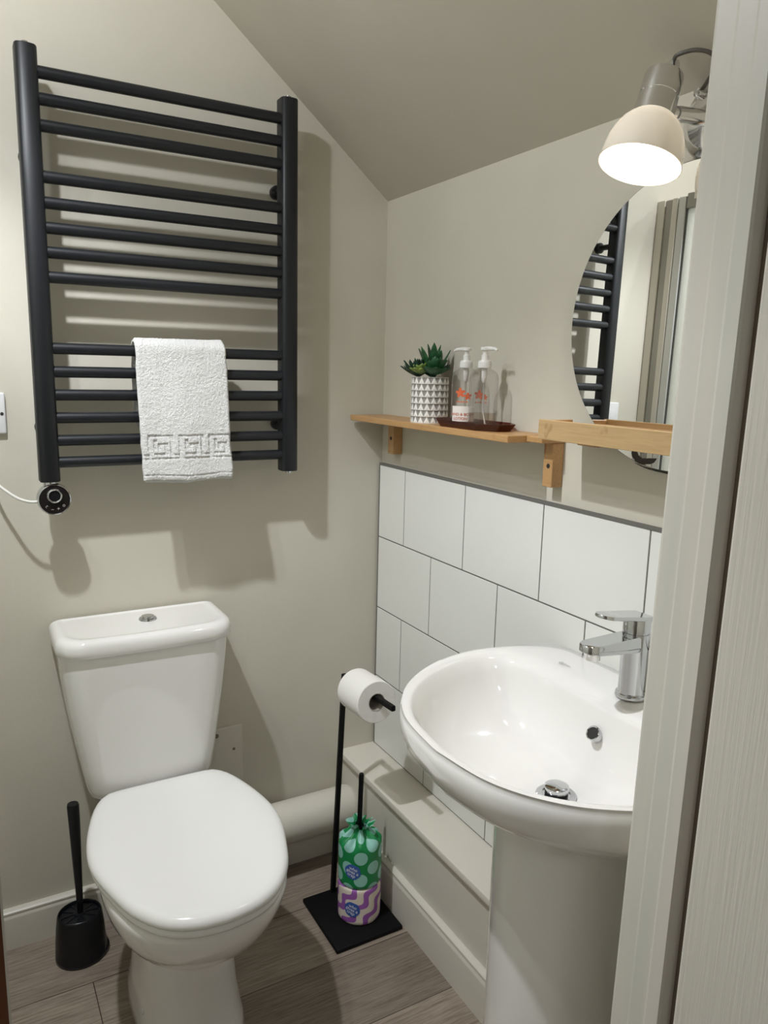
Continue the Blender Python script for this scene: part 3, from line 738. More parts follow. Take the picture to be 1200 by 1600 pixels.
# match the rings by angle about a common centre
def by_angle(o, c, n):
    ang = [(math.atan2(y, x-c), (x, y)) for x, y in o]; res = []
    for k in range(n):
        a = -PI+2*PI*(k+0.5)/n; best = None
        for i in range(len(o)):
            x0, y0 = o[i]; x1, y1 = o[(i+1) % len(o)]
            dx, dy = math.cos(a), math.sin(a)
            ex, ey = x1-x0, y1-y0; den = dx*ey-dy*ex
            if abs(den) < 1e-12: continue
            tt = ((x0-c)*ey-y0*ex)/den; uu = ((x0-c)*dy-y0*dx)/den
            if tt > 0 and -1e-6 <= uu <= 1+1e-6: best = (c+dx*tt, dy*tt); break
        res.append(best if best else res[-1])
    return res
OUT = by_angle(OUT, -0.235, NB); INN = by_angle(INN, -0.235, NB)
DR = [(-0.205+0.028*math.cos(-PI+2*PI*(k+0.5)/NB), 0.028*math.sin(-PI+2*PI*(k+0.5)/NB)) for k in range(NB)]
zrim = lambda x: 0.848+0.022*x
def oring(s, z, rel=True):
    return [Vector((x*(1-(1-s)*1.0), SYC+y*s, (zrim(x)+z) if rel else z)) for x, y in OUT]
def iring(tt, z):
    return [Vector((a[0]*(1-tt)+b[0]*tt, SYC+a[1]*(1-tt)+b[1]*tt, z if z < 0.8 else zrim(a[0])-(0.852-z)*1.0)) for a, b in zip(INN, DR)]
def mring(tt, dz):
    return [Vector((a[0]*(1-tt)+b[0]*tt, SYC+a[1]*(1-tt)+b[1]*tt, zrim(a[0]*(1-tt)+b[0]*tt)+dz)) for a, b in zip(OUT, INN)]
rings = [oring(0.30, 0.640, False), oring(0.42, 0.652, False), oring(0.56, 0.672, False), oring(0.68, 0.694, False), oring(0.79, 0.720, False), oring(0.885, 0.7500, False)]
rings += [oring(0.950, -0.072), oring(0.983, -0.052), oring(0.997, -0.034), oring(1.0, -0.020), oring(0.996, -0.009), oring(0.986, -0.0025)]
rings += [mring(0.16, -0.0003), mring(0.30, 0.0), mring(0.5, -0.0006), mring(0.75, -0.0025), mring(0.90, -0.0055), mring(1.0, -0.0105)]
def wring(tt, z):
    return [Vector((a[0]*(1-tt)+b[0]*tt, SYC+a[1]*(1-tt)+b[1]*tt, z+(zrim(a[0])-0.852)*max(0, 1-tt*1.3))) for a, b in zip(INN, DR)]
rings += [wring(0.025, 0.834), wring(0.05, 0.820), wring(0.09, 0.800), wring(0.15, 0.777), wring(0.24, 0.754), wring(0.36, 0.735), wring(0.5, 0.722), wring(0.68, 0.712), wring(0.85, 0.706), wring(0.95, 0.7025), wring(1.0, 0.699)]
g = G(); g.loft(rings, 0, True, True); basin = g.make('basin', M_CER, bs, smooth=True, sharp=85)
# pedestal
g = G(); rings = []
for z, r, xf in ((0.0, 0.0990, 0.0), (0.012, 0.0985, 0.0), (0.03, 0.0965, 0), (0.15, 0.0955, 0), (0.35, 0.0955, 0), (0.50, 0.0960, 0.0), (0.60, 0.0970, 0.0), (0.66, 0.098, 0.0), (0.70, 0.099, 0.0)):
    ring = []
    for k in range(25):
        a = PI/2+PI*k/24; ring.append((-0.200-xf+r*math.cos(a), SYC-0.006+r*1.20*math.sin(a), z))
    for yy in (-1, 1):
        for k in range(1, 6):
            tt = k/6 if yy < 0 else 1-k/6
            ring.append((-0.200+0.078*tt, SYC-0.006+yy*r*1.20*(1-0.10*tt), z))
    rings.append(ring)
g.loft(rings, 0, True, True); g.make('pedestal', M_CER, bs, smooth=True, sharp=50)
# drain, overflow, printed mark
g = G().lathe([(0.0, 0.0), (0.0325, 0.0), (0.0325, 0.0015), (0.030, 0.003), (0.0235, 0.0022), (0.0225, 0.000)], (-0.205, SYC, 0.7015), (0, 0, 1), 40)
dr = g.make('drain', M_CHROME, bs, smooth=True)
G().lathe([(0.0185, 0.0), (0.0185, 0.008)], (-0.205, SYC, 0.702), (0, 0, 1), 32).make('seal', M_BLKPL, dr, smooth=True)
G().lathe([(0.0195, 0.008), (0.0200, 0.010), (0.0195, 0.0155), (0.016, 0.0175), (0, 0.0182)], (-0.205, SYC, 0.702), (0, 0, 1), 36, 0, True).make('plug', M_CHROME, dr, smooth=True)
# overflow on the back inner wall
on_ = Vector((-0.80, 0, 0.60)).normalized(); oc = Vector((-0.1330, SYC+0.001, 0.7915))
G().lathe([(0.0125, -0.012), (0.0125, 0.0012), (0.0112, 0.0022), (0.0100, 0.0012), (0.0098, -0.010)], oc, on_, 32).make('overflow_ring', M_CHROME, bs, smooth=True)
G().lathe([(0.0099, -0.0), (0.0, -0.0)], oc, on_, 24).make('overflow_hole', M_DARK, bs)
g = G(); mx, my = -0.068, SYC+0.150; zz0 = lambda x: zrim(x)+0.0010
def ringd(cx_, cy_, r0, r1, a0, a1, n=18):
    v = []
    for k in range(n+1):
        a = a0+(a1-a0)*k/n
        for r in (r0, r1): v.append((cx_+r*0.8*math.cos(a), cy_+r*math.sin(a), zz0(cx_)))
    g.add(v, [(2*k, 2*k+1, 2*k+3, 2*k+2) for k in range(n)])
ringd(mx, my, 0.0058, 0.0070, 0.3, 5.6); ringd(mx, my, 0.0020, 0.0032, 0, 2*PI)
for dx_ in (-0.0015, 0.0015): g.add([(mx+dx_-0.0004, my-0.009, zz0(mx)), (mx+dx_+0.0004, my-0.009, zz0(mx)), (mx+dx_+0.0004, my-0.020, zz0(mx)), (mx+dx_-0.0004, my-0.020, zz0(mx))], [(0, 1, 2, 3)])
g.make('printed_mark', mat('grey printed mark', srgb(120, 120, 124), 0.5), bs)

# ------------------------------------------------------------------ tap
TPX, TPY, TZ = -0.062, SYC-0.008, zrim(-0.062)+0.0005
tp = empty('mixer_tap', (TPX, TPY, TZ), 'chrome single-lever mixer tap on the back of the washbasin', 'tap')
G().lathe([(0, 0), (0.0265, 0), (0.0268, 0.002), (0.0255, 0.006), (0.0230, 0.0068), (0.0222, 0.010), (0.0218, 0.090), (0.0225, 0.104), (0.0225, 0.110), (0.0205, 0.1105), (0.0205, 0.113), (0.0222, 0.1135), (0.0222, 0.134), (0.0215, 0.136), (0, 0.136)], (TPX, TPY, TZ), (0, 0, 1), 44).make('body', M_CHROME, tp, smooth=True)
def pill(x0, x1, hw0, hw1, z0f, z1f, tip=0.0, n=14):
    """rounded bar along x from x0 (at body) to x1 (front), bottom/top heights as functions of s"""
    up_, lo_ = [], []
    pts = []
    for k in range(n+1):
        a = -PI/2+PI*k/n; pts.append((x1-0.0+(-hw1)*math.cos(a)*1.0+hw1*0.0, hw1*math.sin(a)))
    loop = [(x0, -hw0)]+[(x, y) for x, y in pts]+[(x0, hw0)]
    return loop
def plate(name, loop, zt, zb, m, parent, bev=0.002):
    cx_ = sum(p[0] for p in loop)/len(loop)
    def rg(ins, zf):
        out = []
        for x, y in loop:
            dx, dy = x-cx_, y; L = math.hypot(dx, dy) or 1
            out.append((x-dx/L*ins, TPY+y*(1-ins/max(0.008, abs(y)) if abs(y) > 0.008 else 1), zf(x)))
        return out
    g = G(); g.loft([rg(bev*1.5, zb), rg(0, lambda x: zb(x)+bev), rg(0, lambda x: zt(x)-bev), rg(bev*0.8, zt)], 0, True, True)
    return g.make(name, m, parent, smooth=True, sharp=45)
# spout
lp_ = pill(TPX, TPX-0.098, 0.0200, 0.0190, None, None)
plate('spout', lp_, lambda x: TZ+0.108+(x-TPX)*(-0.06)*0+ (TPX-x)*(-0.02), lambda x: TZ+0.080+(TPX-x)*0.090+ (0.002 if x < TPX-0.1 else 0), M_CHROME, tp)
G().lathe([(0.0118, 0), (0.0118, -0.010), (0.0095, -0.0105), (0.0095, -0.006), (0.0, -0.006)], (TPX-0.094, TPY, TZ+0.089), (0, 0, 1), 28).make('aerator', M_CHROME2, tp, smooth=True)
lp_ = pill(TPX+0.018, TPX-0.070, 0.0215, 0.0185, None, None)
plate('lever', lp_, lambda x: TZ+0.1405+(TPX-x)*0.13, lambda x: TZ+0.1325+(TPX-x)*0.15, M_CHROME, tp, 0.0015)

# ------------------------------------------------------------------ wall shelf
sf = empty('wooden_shelf', (XR, -0.42, 1.24), 'bamboo wall shelf on two wooden brackets above the tiles', 'shelf')
g = G().box((-0.0960, -0.6700, 1.2360), (XR-0.0005, -0.0120, 1.2500), 0, 0.0012, 1)
g.make('shelf_board', M_BAM, sf)
g = G().box((-0.050, -0.7150, 1.2380), (XR-0.0010, -0.6705, 1.2490), 0, 0.001, 1); g.make('board_tongue', M_BAM, sf)
for y0, y1 in ((-0.078, -0.106), (-0.686, -0.712)):
    bk = G().box((-0.018, y1, 1.152), (XR-0.0005, y0, 1.2358 if y0 > -0.5 else 1.2378), 0, 0.001, 1).make('bracket', M_BAM, sf)
    G().lathe([(0.0045, 0), (0.0045, 0.0008), (0.0030, 0.0012), (0, 0.0002)], (-0.0180, (y0+y1)/2-0.002, 1.193), (-1, 0, 0), 18).make('screw', M_DARK, bk, smooth=True)
# bamboo tray on the right end
ty0, ty1, tx0, tz0 = -1.190, -0.757, -0.0970, 1.2525
ty = empty('bamboo_tray', (-0.06, -1.0, tz0), 'pale bamboo tray with raised sides standing in front of the round mirror', 'tray')
x1_ = -0.0145
G().box((tx0+0.007, ty0+0.007, tz0), (x1_-0.007, ty1-0.007, tz0+0.006)).make('tray_base', M_BAM, ty)
hh = 0.0345
G().box((tx0, ty0, tz0-0.0005), (tx0+0.0078, ty1, tz0+hh), 0, 0.0008, 1).make('tray_side', M_BAM2, ty)
G().box((x1_-0.0078, ty0, tz0-0.0005), (x1_, ty1, tz0+hh*0.82), 0, 0.0008, 1).make('tray_side', M_BAM, ty)
G().box((tx0+0.0079, ty1-0.0078, tz0-0.0005), (x1_-0.0079, ty1, tz0+hh*0.96), 0, 0.0008, 1).make('tray_side', M_BAM, ty)
G().box((tx0+0.0079, ty0, tz0-0.0005), (x1_-0.0079, ty0+0.0078, tz0+hh*0.96), 0, 0.0008, 1).make('tray_side', M_BAM, ty)
G().box((-0.020, ty0+0.05, tz0-0.012), (0.0095, ty0+0.08, tz0-0.0006), 0, 0.001).make('support_cleat', M_BAM, ty)
G().box((-0.020, ty1-0.070, tz0-0.012), (0.0095, ty1-0.020, tz0-0.0006), 0, 0.001).make('support_cleat', M_BAM, ty)

# ------------------------------------------------------------------ mirror
MY, MZ, MR = -0.9690, 1.4532, 0.238
mi = empty('round_mirror', (0.003, MY, MZ), 'frameless round mirror on the wall above the basin', 'mirror')
mi.location = (-0.0040, MY, MZ)
mn = Vector((-1, -0.025, 0.012)).normalized()
G().lathe([(MR-0.0012, 0.0), (0.0, 0.0)], (-0.0040, MY, MZ), mn, 128).make('glass', M_MIRROR, mi)
G().lathe([(MR, -0.0050), (MR, -0.001), (MR-0.0012, 0.0)], (-0.0040, MY, MZ), mn, 128, 0, True).make('edge', M_EDGE, mi, smooth=True)
# desilvered patch near the bottom
g = G(); M_SPOT = mat('dark worn silvering', srgb(52, 47, 42), 0.6)
def blob(path, rad):
    for i in range(len(path)-1):
        pass
    P = [Vector((0, y, z)) for y, z in catmull(path, 8)]; n = len(P); v = []
    rr = catmull([(r,) for r in rad], 8)
    for i, p in enumerate(P):
        d = (P[min(i+1, n-1)]-P[max(i-1, 0)]).normalized(); nrm = Vector((0, -d.z, d.y)); r = rr[i][0]*(1+0.35*noise.noise(Vector((i*0.8, 3, 0))))
        for s in (-1, 1): q = p+nrm*r*s; v.append((-0.00055+0.0010*0, q.y, q.z))
    v = [tuple(Vector((-0.0044-(mn.y*(y-MY)+mn.z*(z-MZ))/mn.x, y, z))) for _, y, z in v]
    g.add(v, [(2*i, 2*i+1, 2*i+3, 2*i+2) for i in range(n-1)])
blob([(-0.897, 1.243), (-0.901, 1.238), (-0.909, 1.230), (-0.918, 1.2265), (-0.929, 1.2275), (-0.940, 1.2295), (-0.948, 1.234)], [0.001, 0.0058, 0.0058, 0.0052, 0.0050, 0.0042, 0.0008])
blob([(-0.905, 1.2225), (-0.925, 1.2175), (-0.950, 1.2150), (-0.985, 1.2140), (-1.02, 1.218)], [0.0006, 0.0012, 0.0018, 0.0020, 0.0006])
g.make('worn_silvering', M_SPOT, mi)

# ------------------------------------------------------------------ wall lamp
M_SHADE = mat('white enamel shade', srgb(236, 228, 216), 0.10)
t = NT(M_SHADE); tr_ = t.n('ShaderNodeBsdfTranslucent'); tr_.inputs[0].default_value = (1, 0.93, 0.82, 1)
mx_ = t.n('ShaderNodeMixShader'); mx_.inputs[0].default_value = 0.035
t.l(t.b.outputs[0], mx_.inputs[1]); t.l(tr_.outputs[0], mx_.inputs[2]); t.l(mx_.outputs[0], t.t.nodes['Material Output'].inputs['Surface'])
dn = Vector((-0.30, -0.03, -0.953)).normalized()
LT = Vector((-0.071, -0.957, 1.799))      # top of the cap
la = empty('wall_lamp', (XR, -0.978, 1.745), 'chrome wall spotlight with glowing white bell shade above the mirror', 'wall lamp')
capL = 0.066
G().lathe([(0.0, 0.0), (0.0245, 0.0), (0.0272, 0.002), (0.0280, 0.006), (0.0285, 0.034), (0.0275, 0.0348), (0.0275, 0.0362), (0.0288, 0.037), (0.0300, 0.062), (0.0305, capL)], LT, dn, 48).make('lamp_holder', M_CHROME2, la, smooth=True, sharp=40)
prof = [(0.0302, capL-0.001), (0.0360, capL+0.004), (0.0440, capL+0.013), (0.0510, capL+0.026), (0.0555, capL+0.040), (0.0578, capL+0.056), (0.0586, capL+0.066), (0.0598, capL+0.0705), (0.0601, capL+0.072)]
inn = [(r-0.0016, h) for r, h in prof[::-1]]; inn[0] = (0.0588, capL+0.072)
g = G(); g.lathe(prof+inn[:1], LT, dn, 64, 0)
shd = g.make('shade', M_SHADE, la, smooth=True, sharp=60)
M_BULB = bpy.data.materials.new('glowing bulb'); M_BULB.use_nodes = True
bb = M_BULB.node_tree.nodes['Principled BSDF']; bb.inputs['Emission Color'].default_value = (1, 0.95, 0.86, 1); bb.inputs['Emission Strength'].default_value = 16
G().lathe([(0.013, 0.030), (0.018, 0.045), (0.0275, 0.075), (0.0300, 0.090), (0.0270, 0.104), (0.016, 0.113), (0, 0.116)], LT, dn, 32).make('bulb', M_BULB, la, smooth=True)
q = LT+dn*(capL+0.060)
lamp_light('wall_lamp_beam', 'SPOT', tuple(q), 1.6, 0.030, (1, 0.97, 0.92), tuple(q+dn), math.radians(150), 0.6)
# stem at the top, cable, knuckle, arm, wall plate
G().lathe([(0.0085, 0.002), (0.0085, -0.018), (0.0070, -0.021), (0.0, -0.021)], LT+Vector((0.012, 0.0, 0.0)), dn, 24).make('cable_gland', M_CHROME2, la, smooth=True)
BJ = Vector((-0.0520, -0.972, 1.7440))
G().tube([LT+dn*0.054+Vector((0.020, -0.004, 0)), BJ], 0.0085, 16).make('knuckle', M_CHROME2, la, smooth=True)
G().tube([BJ+Vector((-0.006, 0, 0)), BJ+Vector((0, 0, 0)), (XR-0.010, -0.985, 1.7430)], [0.0100, 0.0112, 0.0112], 24).make('arm', M_CHROME2, la, smooth=True)
G().lathe([(0.0, -0.0), (0.056, 0.0), (0.0558, 0.003), (0.052, 0.006), (0.043, 0.0085), (0.040, 0.012), (0.020, 0.017), (0.0, 0.018)], (XR-0.0004, -0.987, 1.7430), (-1, 0, 0), 56).make('wall_plate', M_CHROME2, la, smooth=True)
G().lathe([(0.008, 0), (0.009, 0.008), (0.006, 0.016), (0, 0.018)], (XR-0.004, -0.965, 1.783), (-1, 0, 0.0), 20).make('cable_gland', M_CHROME2, la, smooth=True)
c0 = LT+Vector((0.012, 0, 0))-dn*0.019
G().tube(catmull([tuple(c0), (-0.062, -0.968, 1.822), (-0.052, -0.992, 1.8235), (-0.036, -1.008, 1.8165), (-0.019, -1.002, 1.806), (-0.008, -0.982, 1.795), (-0.004, -0.966, 1.784)], 8), 0.0030, 12).make('cable', M_GREYCABLE, la, smooth=True)

# ------------------------------------------------------------------ potted succulents
PXc, PYc, PR, PH = -0.046, -0.3165, 0.0420, 0.1030
SZ = 1.2502
pp = empty('potted_succulents', (PXc, PYc, SZ), 'artificial succulents in a white triangle-patterned pot at the shelf left', 'plant')
M_POTW = mat('white ribbed pot', srgb(232, 229, 222), 0.7); M_POTG = mat('grey pot facets', srgb(140, 136, 129), 0.75)
g = G(); NT_ = 18; ROWS = 7; rh = PH/ROWS
def pc(a, r, z): return (PXc+r*math.cos(a), PYc+r*math.sin(a), SZ+z)
for i in range(ROWS):
    z0, z1 = PH-rh*(i+1), PH-rh*i; zm = (z0+z1)/2
    for k in range(NT_):
        sh_ = 0.0
        a0 = 2*PI*(k+sh_)/NT_; a1 = 2*PI*(k+1+sh_)/NT_; am = (a0+a1)/2
        w_ = PR; lowr = PR-0.0003
        # upright white triangle: raised, with rib at its base
        b0, b1, ap = pc(a0, PR+0.0012, z0), pc(a1, PR+0.0012, z0), pc(am, PR, z1-0.0004)
        ctr = pc(am, PR+0.0014, z0+rh*0.35)
        g.add([b0, b1, ap, ctr], [(0, 1, 3), (1, 2, 3), (2, 0, 3)], 0)
        # inverted grey triangle between neighbouring apexes
        am2 = am+2*PI/NT_; 
        t0, t1 = pc(am, PR, z1-0.0004), pc(am2, PR, z1-0.0004); bb_ = pc(a1, PR+0.0012, z0); cc = pc(a1, PR-0.0012, z1-rh*0.35)
        g.add([t0, bb_, t1, cc], [(0, 1, 3), (1, 2, 3), (2, 0, 3)], 1)
        # little rib between rows
        g.add([pc(a0, PR+0.0012, z0), pc(a1, PR+0.0012, z0), pc(a1, PR, z0-0.0004), pc(a0, PR, z0-0.0004)], [(3, 2, 1, 0)], 0)
g.make('pot', M_POTW, pp, mats=[M_POTW, M_POTG])
G().lathe([(PR+0.0003, PH-0.001), (PR+0.0012, PH), (PR-0.003, PH+0.0005), (PR-0.003, PH-0.008), (0, PH-0.006)], (PXc, PYc, SZ), (0, 0, 1), 48).make('pot_rim', M_POTW, pp, smooth=True)
G().lathe([(0.0, 0.001), (PR-0.004, 0.001), (PR-0.004, PH-0.02)], (PXc, PYc, SZ), (0, 0, 1), 36).make('pot_base', M_POTW, pp, smooth=True)
def leafmat(name, a, b):
    m = mat(name, a, 0.45); t = NT(m); t.l(t.ramp(t.noise(t.coord(), 90, 3), [(0.35, a), (0.65, b)]), t.b.inputs['Base Color']); return m
M_L1 = leafmat('dark green leaves', srgb(24, 50, 38), srgb(36, 70, 50))
M_L2 = leafmat('yellow green leaves', srgb(96, 122, 54), srgb(134, 150, 74))
M_L3 = leafmat('bright green leaves', srgb(28, 74, 44), srgb(46, 98, 56))
def leaf(g, base, d, length, width, thick, curl=0.0, n=8, tipk=0.6):
    d = Vector(d).normalized(); s = d.cross(Vector((0, 0, 1)))
    if s.length < 0.05: s = Vector((1, 0, 0))
    s.normalize(); u = s.cross(d).normalized(); rings = []
    for i in range(n+1):
        t = i/n; w = width*(math.sin(PI*min(0.999, (t*0.92+0.06))**(1/tipk*0.6+0.2)))**0.8 if t < 1 else 0.0005
        c = Vector(base)+d*length*t+u*curl*length*t*t
        th = thick*(1-0.5*t)
        rings.append([c+s*w*0.5*math.cos(a)+u*(th*0.5*math.sin(a)+0.12*w*abs(math.cos(a))) for a in [2*PI*k/8 for k in range(8)]])
    g.loft(rings, 0, True, True)
def rosette(name, c, m, rings_, parent, tilt=(0, 0)):
    g = G()
    for (cnt, el, ln, wd, th, ph, cu) in rings_:
        for k in range(cnt):
            a = 2*PI*k/cnt+ph+random.uniform(-.08, .08)
            d = Vector((math.cos(a)*math.cos(el)+tilt[0], math.sin(a)*math.cos(el)+tilt[1], math.sin(el)))
            leaf(g, c, d, 1.45*ln*random.uniform(.9, 1.08), wd*1.45, th*1.2, cu)
    return g.make(name, m, parent, smooth=True, sharp=60)
top = SZ+PH-0.004
rosette('dark_rosette', (PXc-0.016, PYc+0.024, top+0.006), M_L1, [(10, 0.30, 0.034, 0.0085, 0.004, 0, 0.25), (9, 0.75, 0.033, 0.0085, 0.004, .3, 0.2), (6, 1.1, 0.028, 0.008, 0.004, .1, 0.1)], pp, (-0.25, 0.3))
rosette('dark_rosette', (PXc+0.012, PYc+0.014, top+0.006), M_L1, [(9, 0.35, 0.034, 0.010, 0.004, .2, 0.2), (8, 0.8, 0.032, 0.009, 0.004, .5, 0.15)], pp, (0.1, 0.2))
rosette('yellow_green_rosette', (PXc-0.026, PYc+0.000, top+0.014), M_L2, [(7, 0.1, 0.018, 0.012, 0.006, 0, 0.3), (6, 0.7, 0.017, 0.011, 0.006, .4, 0.2), (4, 1.2, 0.013, 0.009, 0.005, 0, 0)], pp, (-0.3, 0.0))
rosette('tall_pointed_leaves', (PXc+0.008, PYc+0.000, top), M_L3, [(5, 0.95, 0.056, 0.014, 0.0035, .9, 0.1), (3, 1.35, 0.060, 0.013, 0.0035, 0, 0.0)], pp, (0.0, 0.0))
rosette('broad_leaf_rosette', (PXc-0.004, PYc-0.026, top+0.012), M_L3, [(8, 0.05, 0.026, 0.018, 0.004, .2, 0.35), (7, 0.6, 0.028, 0.018, 0.004, .6, 0.3), (5, 1.1, 0.026, 0.016, 0.004, .1, 0.2)], pp, (0.0, -0.15))

# ------------------------------------------------------------------ amber dish and pump bottles
def thin_glass(name, tint, ior=1.35, rough=0.03, body=0.0, bcol=(1, 1, 1, 1)):
    m = bpy.data.materials.new(name); m.use_nodes = True; nt = m.node_tree; b = nt.nodes['Principled BSDF']
    b.inputs['Base Color'].default_value = bcol; b.inputs['Roughness'].default_value = rough
    gl = nt.nodes.new('ShaderNodeBsdfGlossy'); gl.inputs['Roughness'].default_value = rough
    tp_ = nt.nodes.new('ShaderNodeBsdfTransparent'); tp_.inputs[0].default_value = tint
    lw_ = nt.nodes.new('ShaderNodeLayerWeight'); lw_.inputs['Blend'].default_value = 0.5
    pw = nt.nodes.new('ShaderNodeMath'); pw.operation = 'POWER'; pw.inputs[1].default_value = 3.5; nt.links.new(lw_.outputs['Facing'], pw.inputs[0])
    lw = nt.nodes.new('ShaderNodeMath'); lw.operation = 'MULTIPLY_ADD'; lw.inputs[1].default_value = 0.55; lw.inputs[2].default_value = (ior-1)*0.12; nt.links.new(pw.outputs[0], lw.inputs[0])
    m1 = nt.nodes.new('ShaderNodeMixShader'); m2 = nt.nodes.new('ShaderNodeMixShader'); m2.inputs[0].default_value = body
    nt.links.new(lw.outputs[0], m1.inputs[0]); nt.links.new(tp_.outputs[0], m1.inputs[1]); nt.links.new(gl.outputs[0], m1.inputs[2])
    nt.links.new(m1.outputs[0], m2.inputs[1]); nt.links.new(b.outputs[0], m2.inputs[2])
    nt.links.new(m2.outputs[0], nt.nodes['Material Output'].inputs['Surface']); return m
M_AMBER = thin_glass('amber brown glass', (0.50, 0.22, 0.15, 1), 1.5, 0.06, 0.25, srgb(92, 44, 34))
DX, DY = -0.0440, -0.4890
g = G()
def hexr(s, z, n=8):
    pts = []
    for (x, y) in ((0.044, -0.072), (0.044, 0.072), (0.020, 0.116), (-0.022, 0.116), (-0.048, 0.072), (-0.048, -0.072), (-0.022, -0.116), (0.020, -0.116)):
        pts.append((DX+x*s, DY+y*s, SZ+z))
    return pts
g.loft([hexr(0.80, 0.0003), hexr(0.88, 0.0003), hexr(0.99, 0.0135), hexr(1.0, 0.0150), hexr(0.975, 0.0150), hexr(0.865, 0.0035), hexr(0.5, 0.0035)], 0, True, True)
o = g.make('glass_dish', M_AMBER, None, (DX, DY, SZ)); tag(o, 'brown amber glass dish holding two pump bottles on the bamboo shelf', 'dish')
M_CLEAR = thin_glass('clear bottle plastic', (0.93, 0.925, 0.92, 1), 1.40, 0.04, 0.03, srgb(200, 196, 190))
M_PUMP = mat('translucent white pump plastic', srgb(226, 224, 220), 0.3)
M_TUBE = thin_glass('pale dip tube', (0.8, 0.8, 0.78, 1), 1.4, 0.2, 0.35, srgb(214, 212, 206))
M_LIQ = thin_glass('pale soap liquid', (0.86, 0.80, 0.74, 1), 1.33, 0.05, 0.05, srgb(190, 170, 150))
M_WLAB = mat('white label', srgb(236, 228, 220), 0.6); M_ORG = mat('orange print', srgb(214, 96, 52), 0.6); M_ORG2 = mat('soft orange print', srgb(196, 112, 88), 0.6)
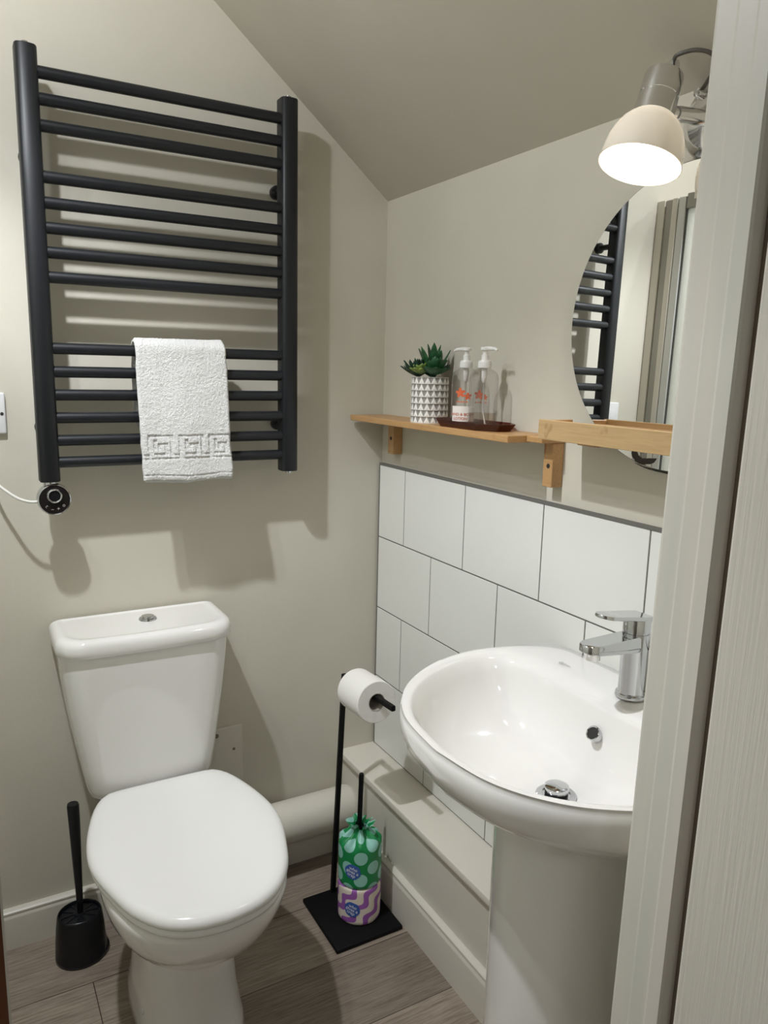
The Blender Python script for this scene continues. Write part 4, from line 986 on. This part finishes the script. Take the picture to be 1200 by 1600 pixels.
def bottle(bx, by, label, ang, variant):
    z0 = SZ+0.0038; root = empty('pump_bottle', (bx, by, z0), label, 'bottle', 'pump bottles in the amber dish')
    R = 0.0298; Hb = 0.118
    pr2 = [(0.0, 0.0), (R-0.003, 0.0), (R-0.0005, 0.002), (R, 0.006), (R, Hb-0.016), (R-0.002, Hb-0.009), (R-0.007, Hb-0.003), (R-0.013, Hb+0.001), (0.0115, Hb+0.003), (0.0115, Hb+0.008)]
    pass
    g = G().lathe(pr2, (bx, by, z0), (0, 0, 1), 44); g.make('body', M_CLEAR, root, smooth=True, sharp=70)
    g = G().lathe([(0.0132, Hb+0.004), (0.0132, Hb+0.016), (0.0122, Hb+0.0185), (0.0075, Hb+0.0195), (0.0070, Hb+0.030), (0.0050, Hb+0.031), (0.0050, Hb+0.039), (0.0098, Hb+0.040), (0.0098, Hb+0.0445), (0.008, Hb+0.046), (0, Hb+0.046)], (bx, by, z0), (0, 0, 1), 36)
    for k in range(24):
        a = 2*PI*k/24; g.tube([(bx+0.0134*math.cos(a), by+0.0134*math.sin(a), z0+Hb+0.005), (bx+0.0134*math.cos(a), by+0.0134*math.sin(a), z0+Hb+0.0155)], 0.0005, 5)
    pm = g.make('pump', M_PUMP, root, smooth=True, sharp=50)
    zt = z0+Hb+0.0425; dx, dy = math.cos(ang), math.sin(ang)
    G().tube([(bx, by, zt), (bx+dx*0.012, by+dy*0.012, zt+0.0006), (bx+dx*0.026, by+dy*0.026, zt-0.0004), (bx+dx*0.033, by+dy*0.033, zt-0.0035)], [0.0046, 0.0042, 0.0034, 0.0026], 14).make('spout', M_PUMP, pm, smooth=True)
    G().tube(catmull([(bx, by, z0+Hb+0.002), (bx+0.001, by+0.001, z0+Hb*0.6), (bx-0.002, by-0.004, z0+Hb*0.3), (bx-0.006, by-0.019, z0+0.006)], 6), 0.0022, 10).make('dip_tube', M_TUBE, root, smooth=True)
    G().lathe([(0.0062, Hb+0.003), (0.0062, Hb-0.010), (0.0052, Hb-0.022), (0.0030, Hb-0.026), (0, Hb-0.026)], (bx, by, z0), (0, 0, 1), 20).make('pump_chamber', M_PUMP, root, smooth=True)
    Rl = R+0.0006
    va = math.atan2(-1.811-by, -1.008-bx)      # the side the room looks at
    def mp_(x, y, rr=Rl, off=0.0): a = va+off+x/R; return (bx+rr*math.cos(a), by+rr*math.sin(a), z0+y)
    def patch(g, x0, x1, y0, y1, mi=0, off=0.0, rr=Rl, n=16):
        v = []; 
        for k in range(n+1):
            x = x0+(x1-x0)*k/n; v += [mp_(x, y0, rr, off), mp_(x, y1, rr, off)]
        g.add(v, [(2*k, 2*k+2, 2*k+3, 2*k+1) for k in range(n)], mi)
    def flower(g, cx_, cy_, r, mi, off=0.0, rr=Rl+0.0003, petals=5):
        for p in range(petals):
            a0 = 2*PI*p/petals+0.4; v = []
            for k in range(12):
                th = 2*PI*k/12; px_ = r*0.55+r*0.5*math.cos(th); py_ = r*0.30*math.sin(th)
                v.append(mp_(cx_+px_*math.cos(a0)-py_*math.sin(a0), cy_+px_*math.sin(a0)+py_*math.cos(a0), rr, off))
            g.add(v, [tuple(range(12))], mi)
    if variant == 0:
        g = G(); patch(g, -0.030, 0.022, 0.0085, 0.0410, 0, 0.0); lb = g.make('label', M_WLAB, root, smooth=True)
        g = G()
        text_geo(g, 'HAND & BODY', 0.0082, lambda x, y: mp_(x-0.007, 0.0235+y, Rl+0.0005), 0, 0.00012)
        text_geo(g, 'LOTION', 0.0082, lambda x, y: mp_(x-0.009, 0.0145+y, Rl+0.0005), 0, 0.00012)
        g.make('lettering', M_ORG2, lb)
        g = G(); flower(g, -0.010, 0.069, 0.0105, 0); flower(g, 0.006, 0.062, 0.008, 0); 
        [patch(g, -0.019+0.0052*q_, -0.0155+0.0052*q_, 0.0490, 0.0515, 0, 0.0, Rl+0.0003, 2) for q_ in range(5)]
        g.make('flower_print', M_ORG, root)
    else:
        g = G().lathe([(0.0, 0.0014), (R-0.0045, 0.0014), (R-0.0018, 0.004), (R-0.0018, 0.0300), (0, 0.0300)], (bx, by, z0), (0, 0, 1), 36); g.make('liquid', M_LIQ, root, smooth=True, sharp=50)
        g = G(); flower(g, 0.012, 0.066, 0.0105, 0, PI-0.1, R+0.0004); flower(g, 0.000, 0.061, 0.0065, 0, PI-0.1, R+0.0004)
        [patch(g, -0.004+0.0052*q_, -0.0005+0.0052*q_, 0.0490, 0.0515, 0, PI-0.1, R+0.0004, 2) for q_ in range(5)]
        g.make('flower_print', M_ORG, root)
bottle(-0.0400, -0.4480, 'clear pump bottle with white label, nearer the plant pot', PI*0.60, 0)
bottle(-0.0480, -0.5240, 'clear nearly empty pump bottle without front label, on the right', -PI*0.44, 1)
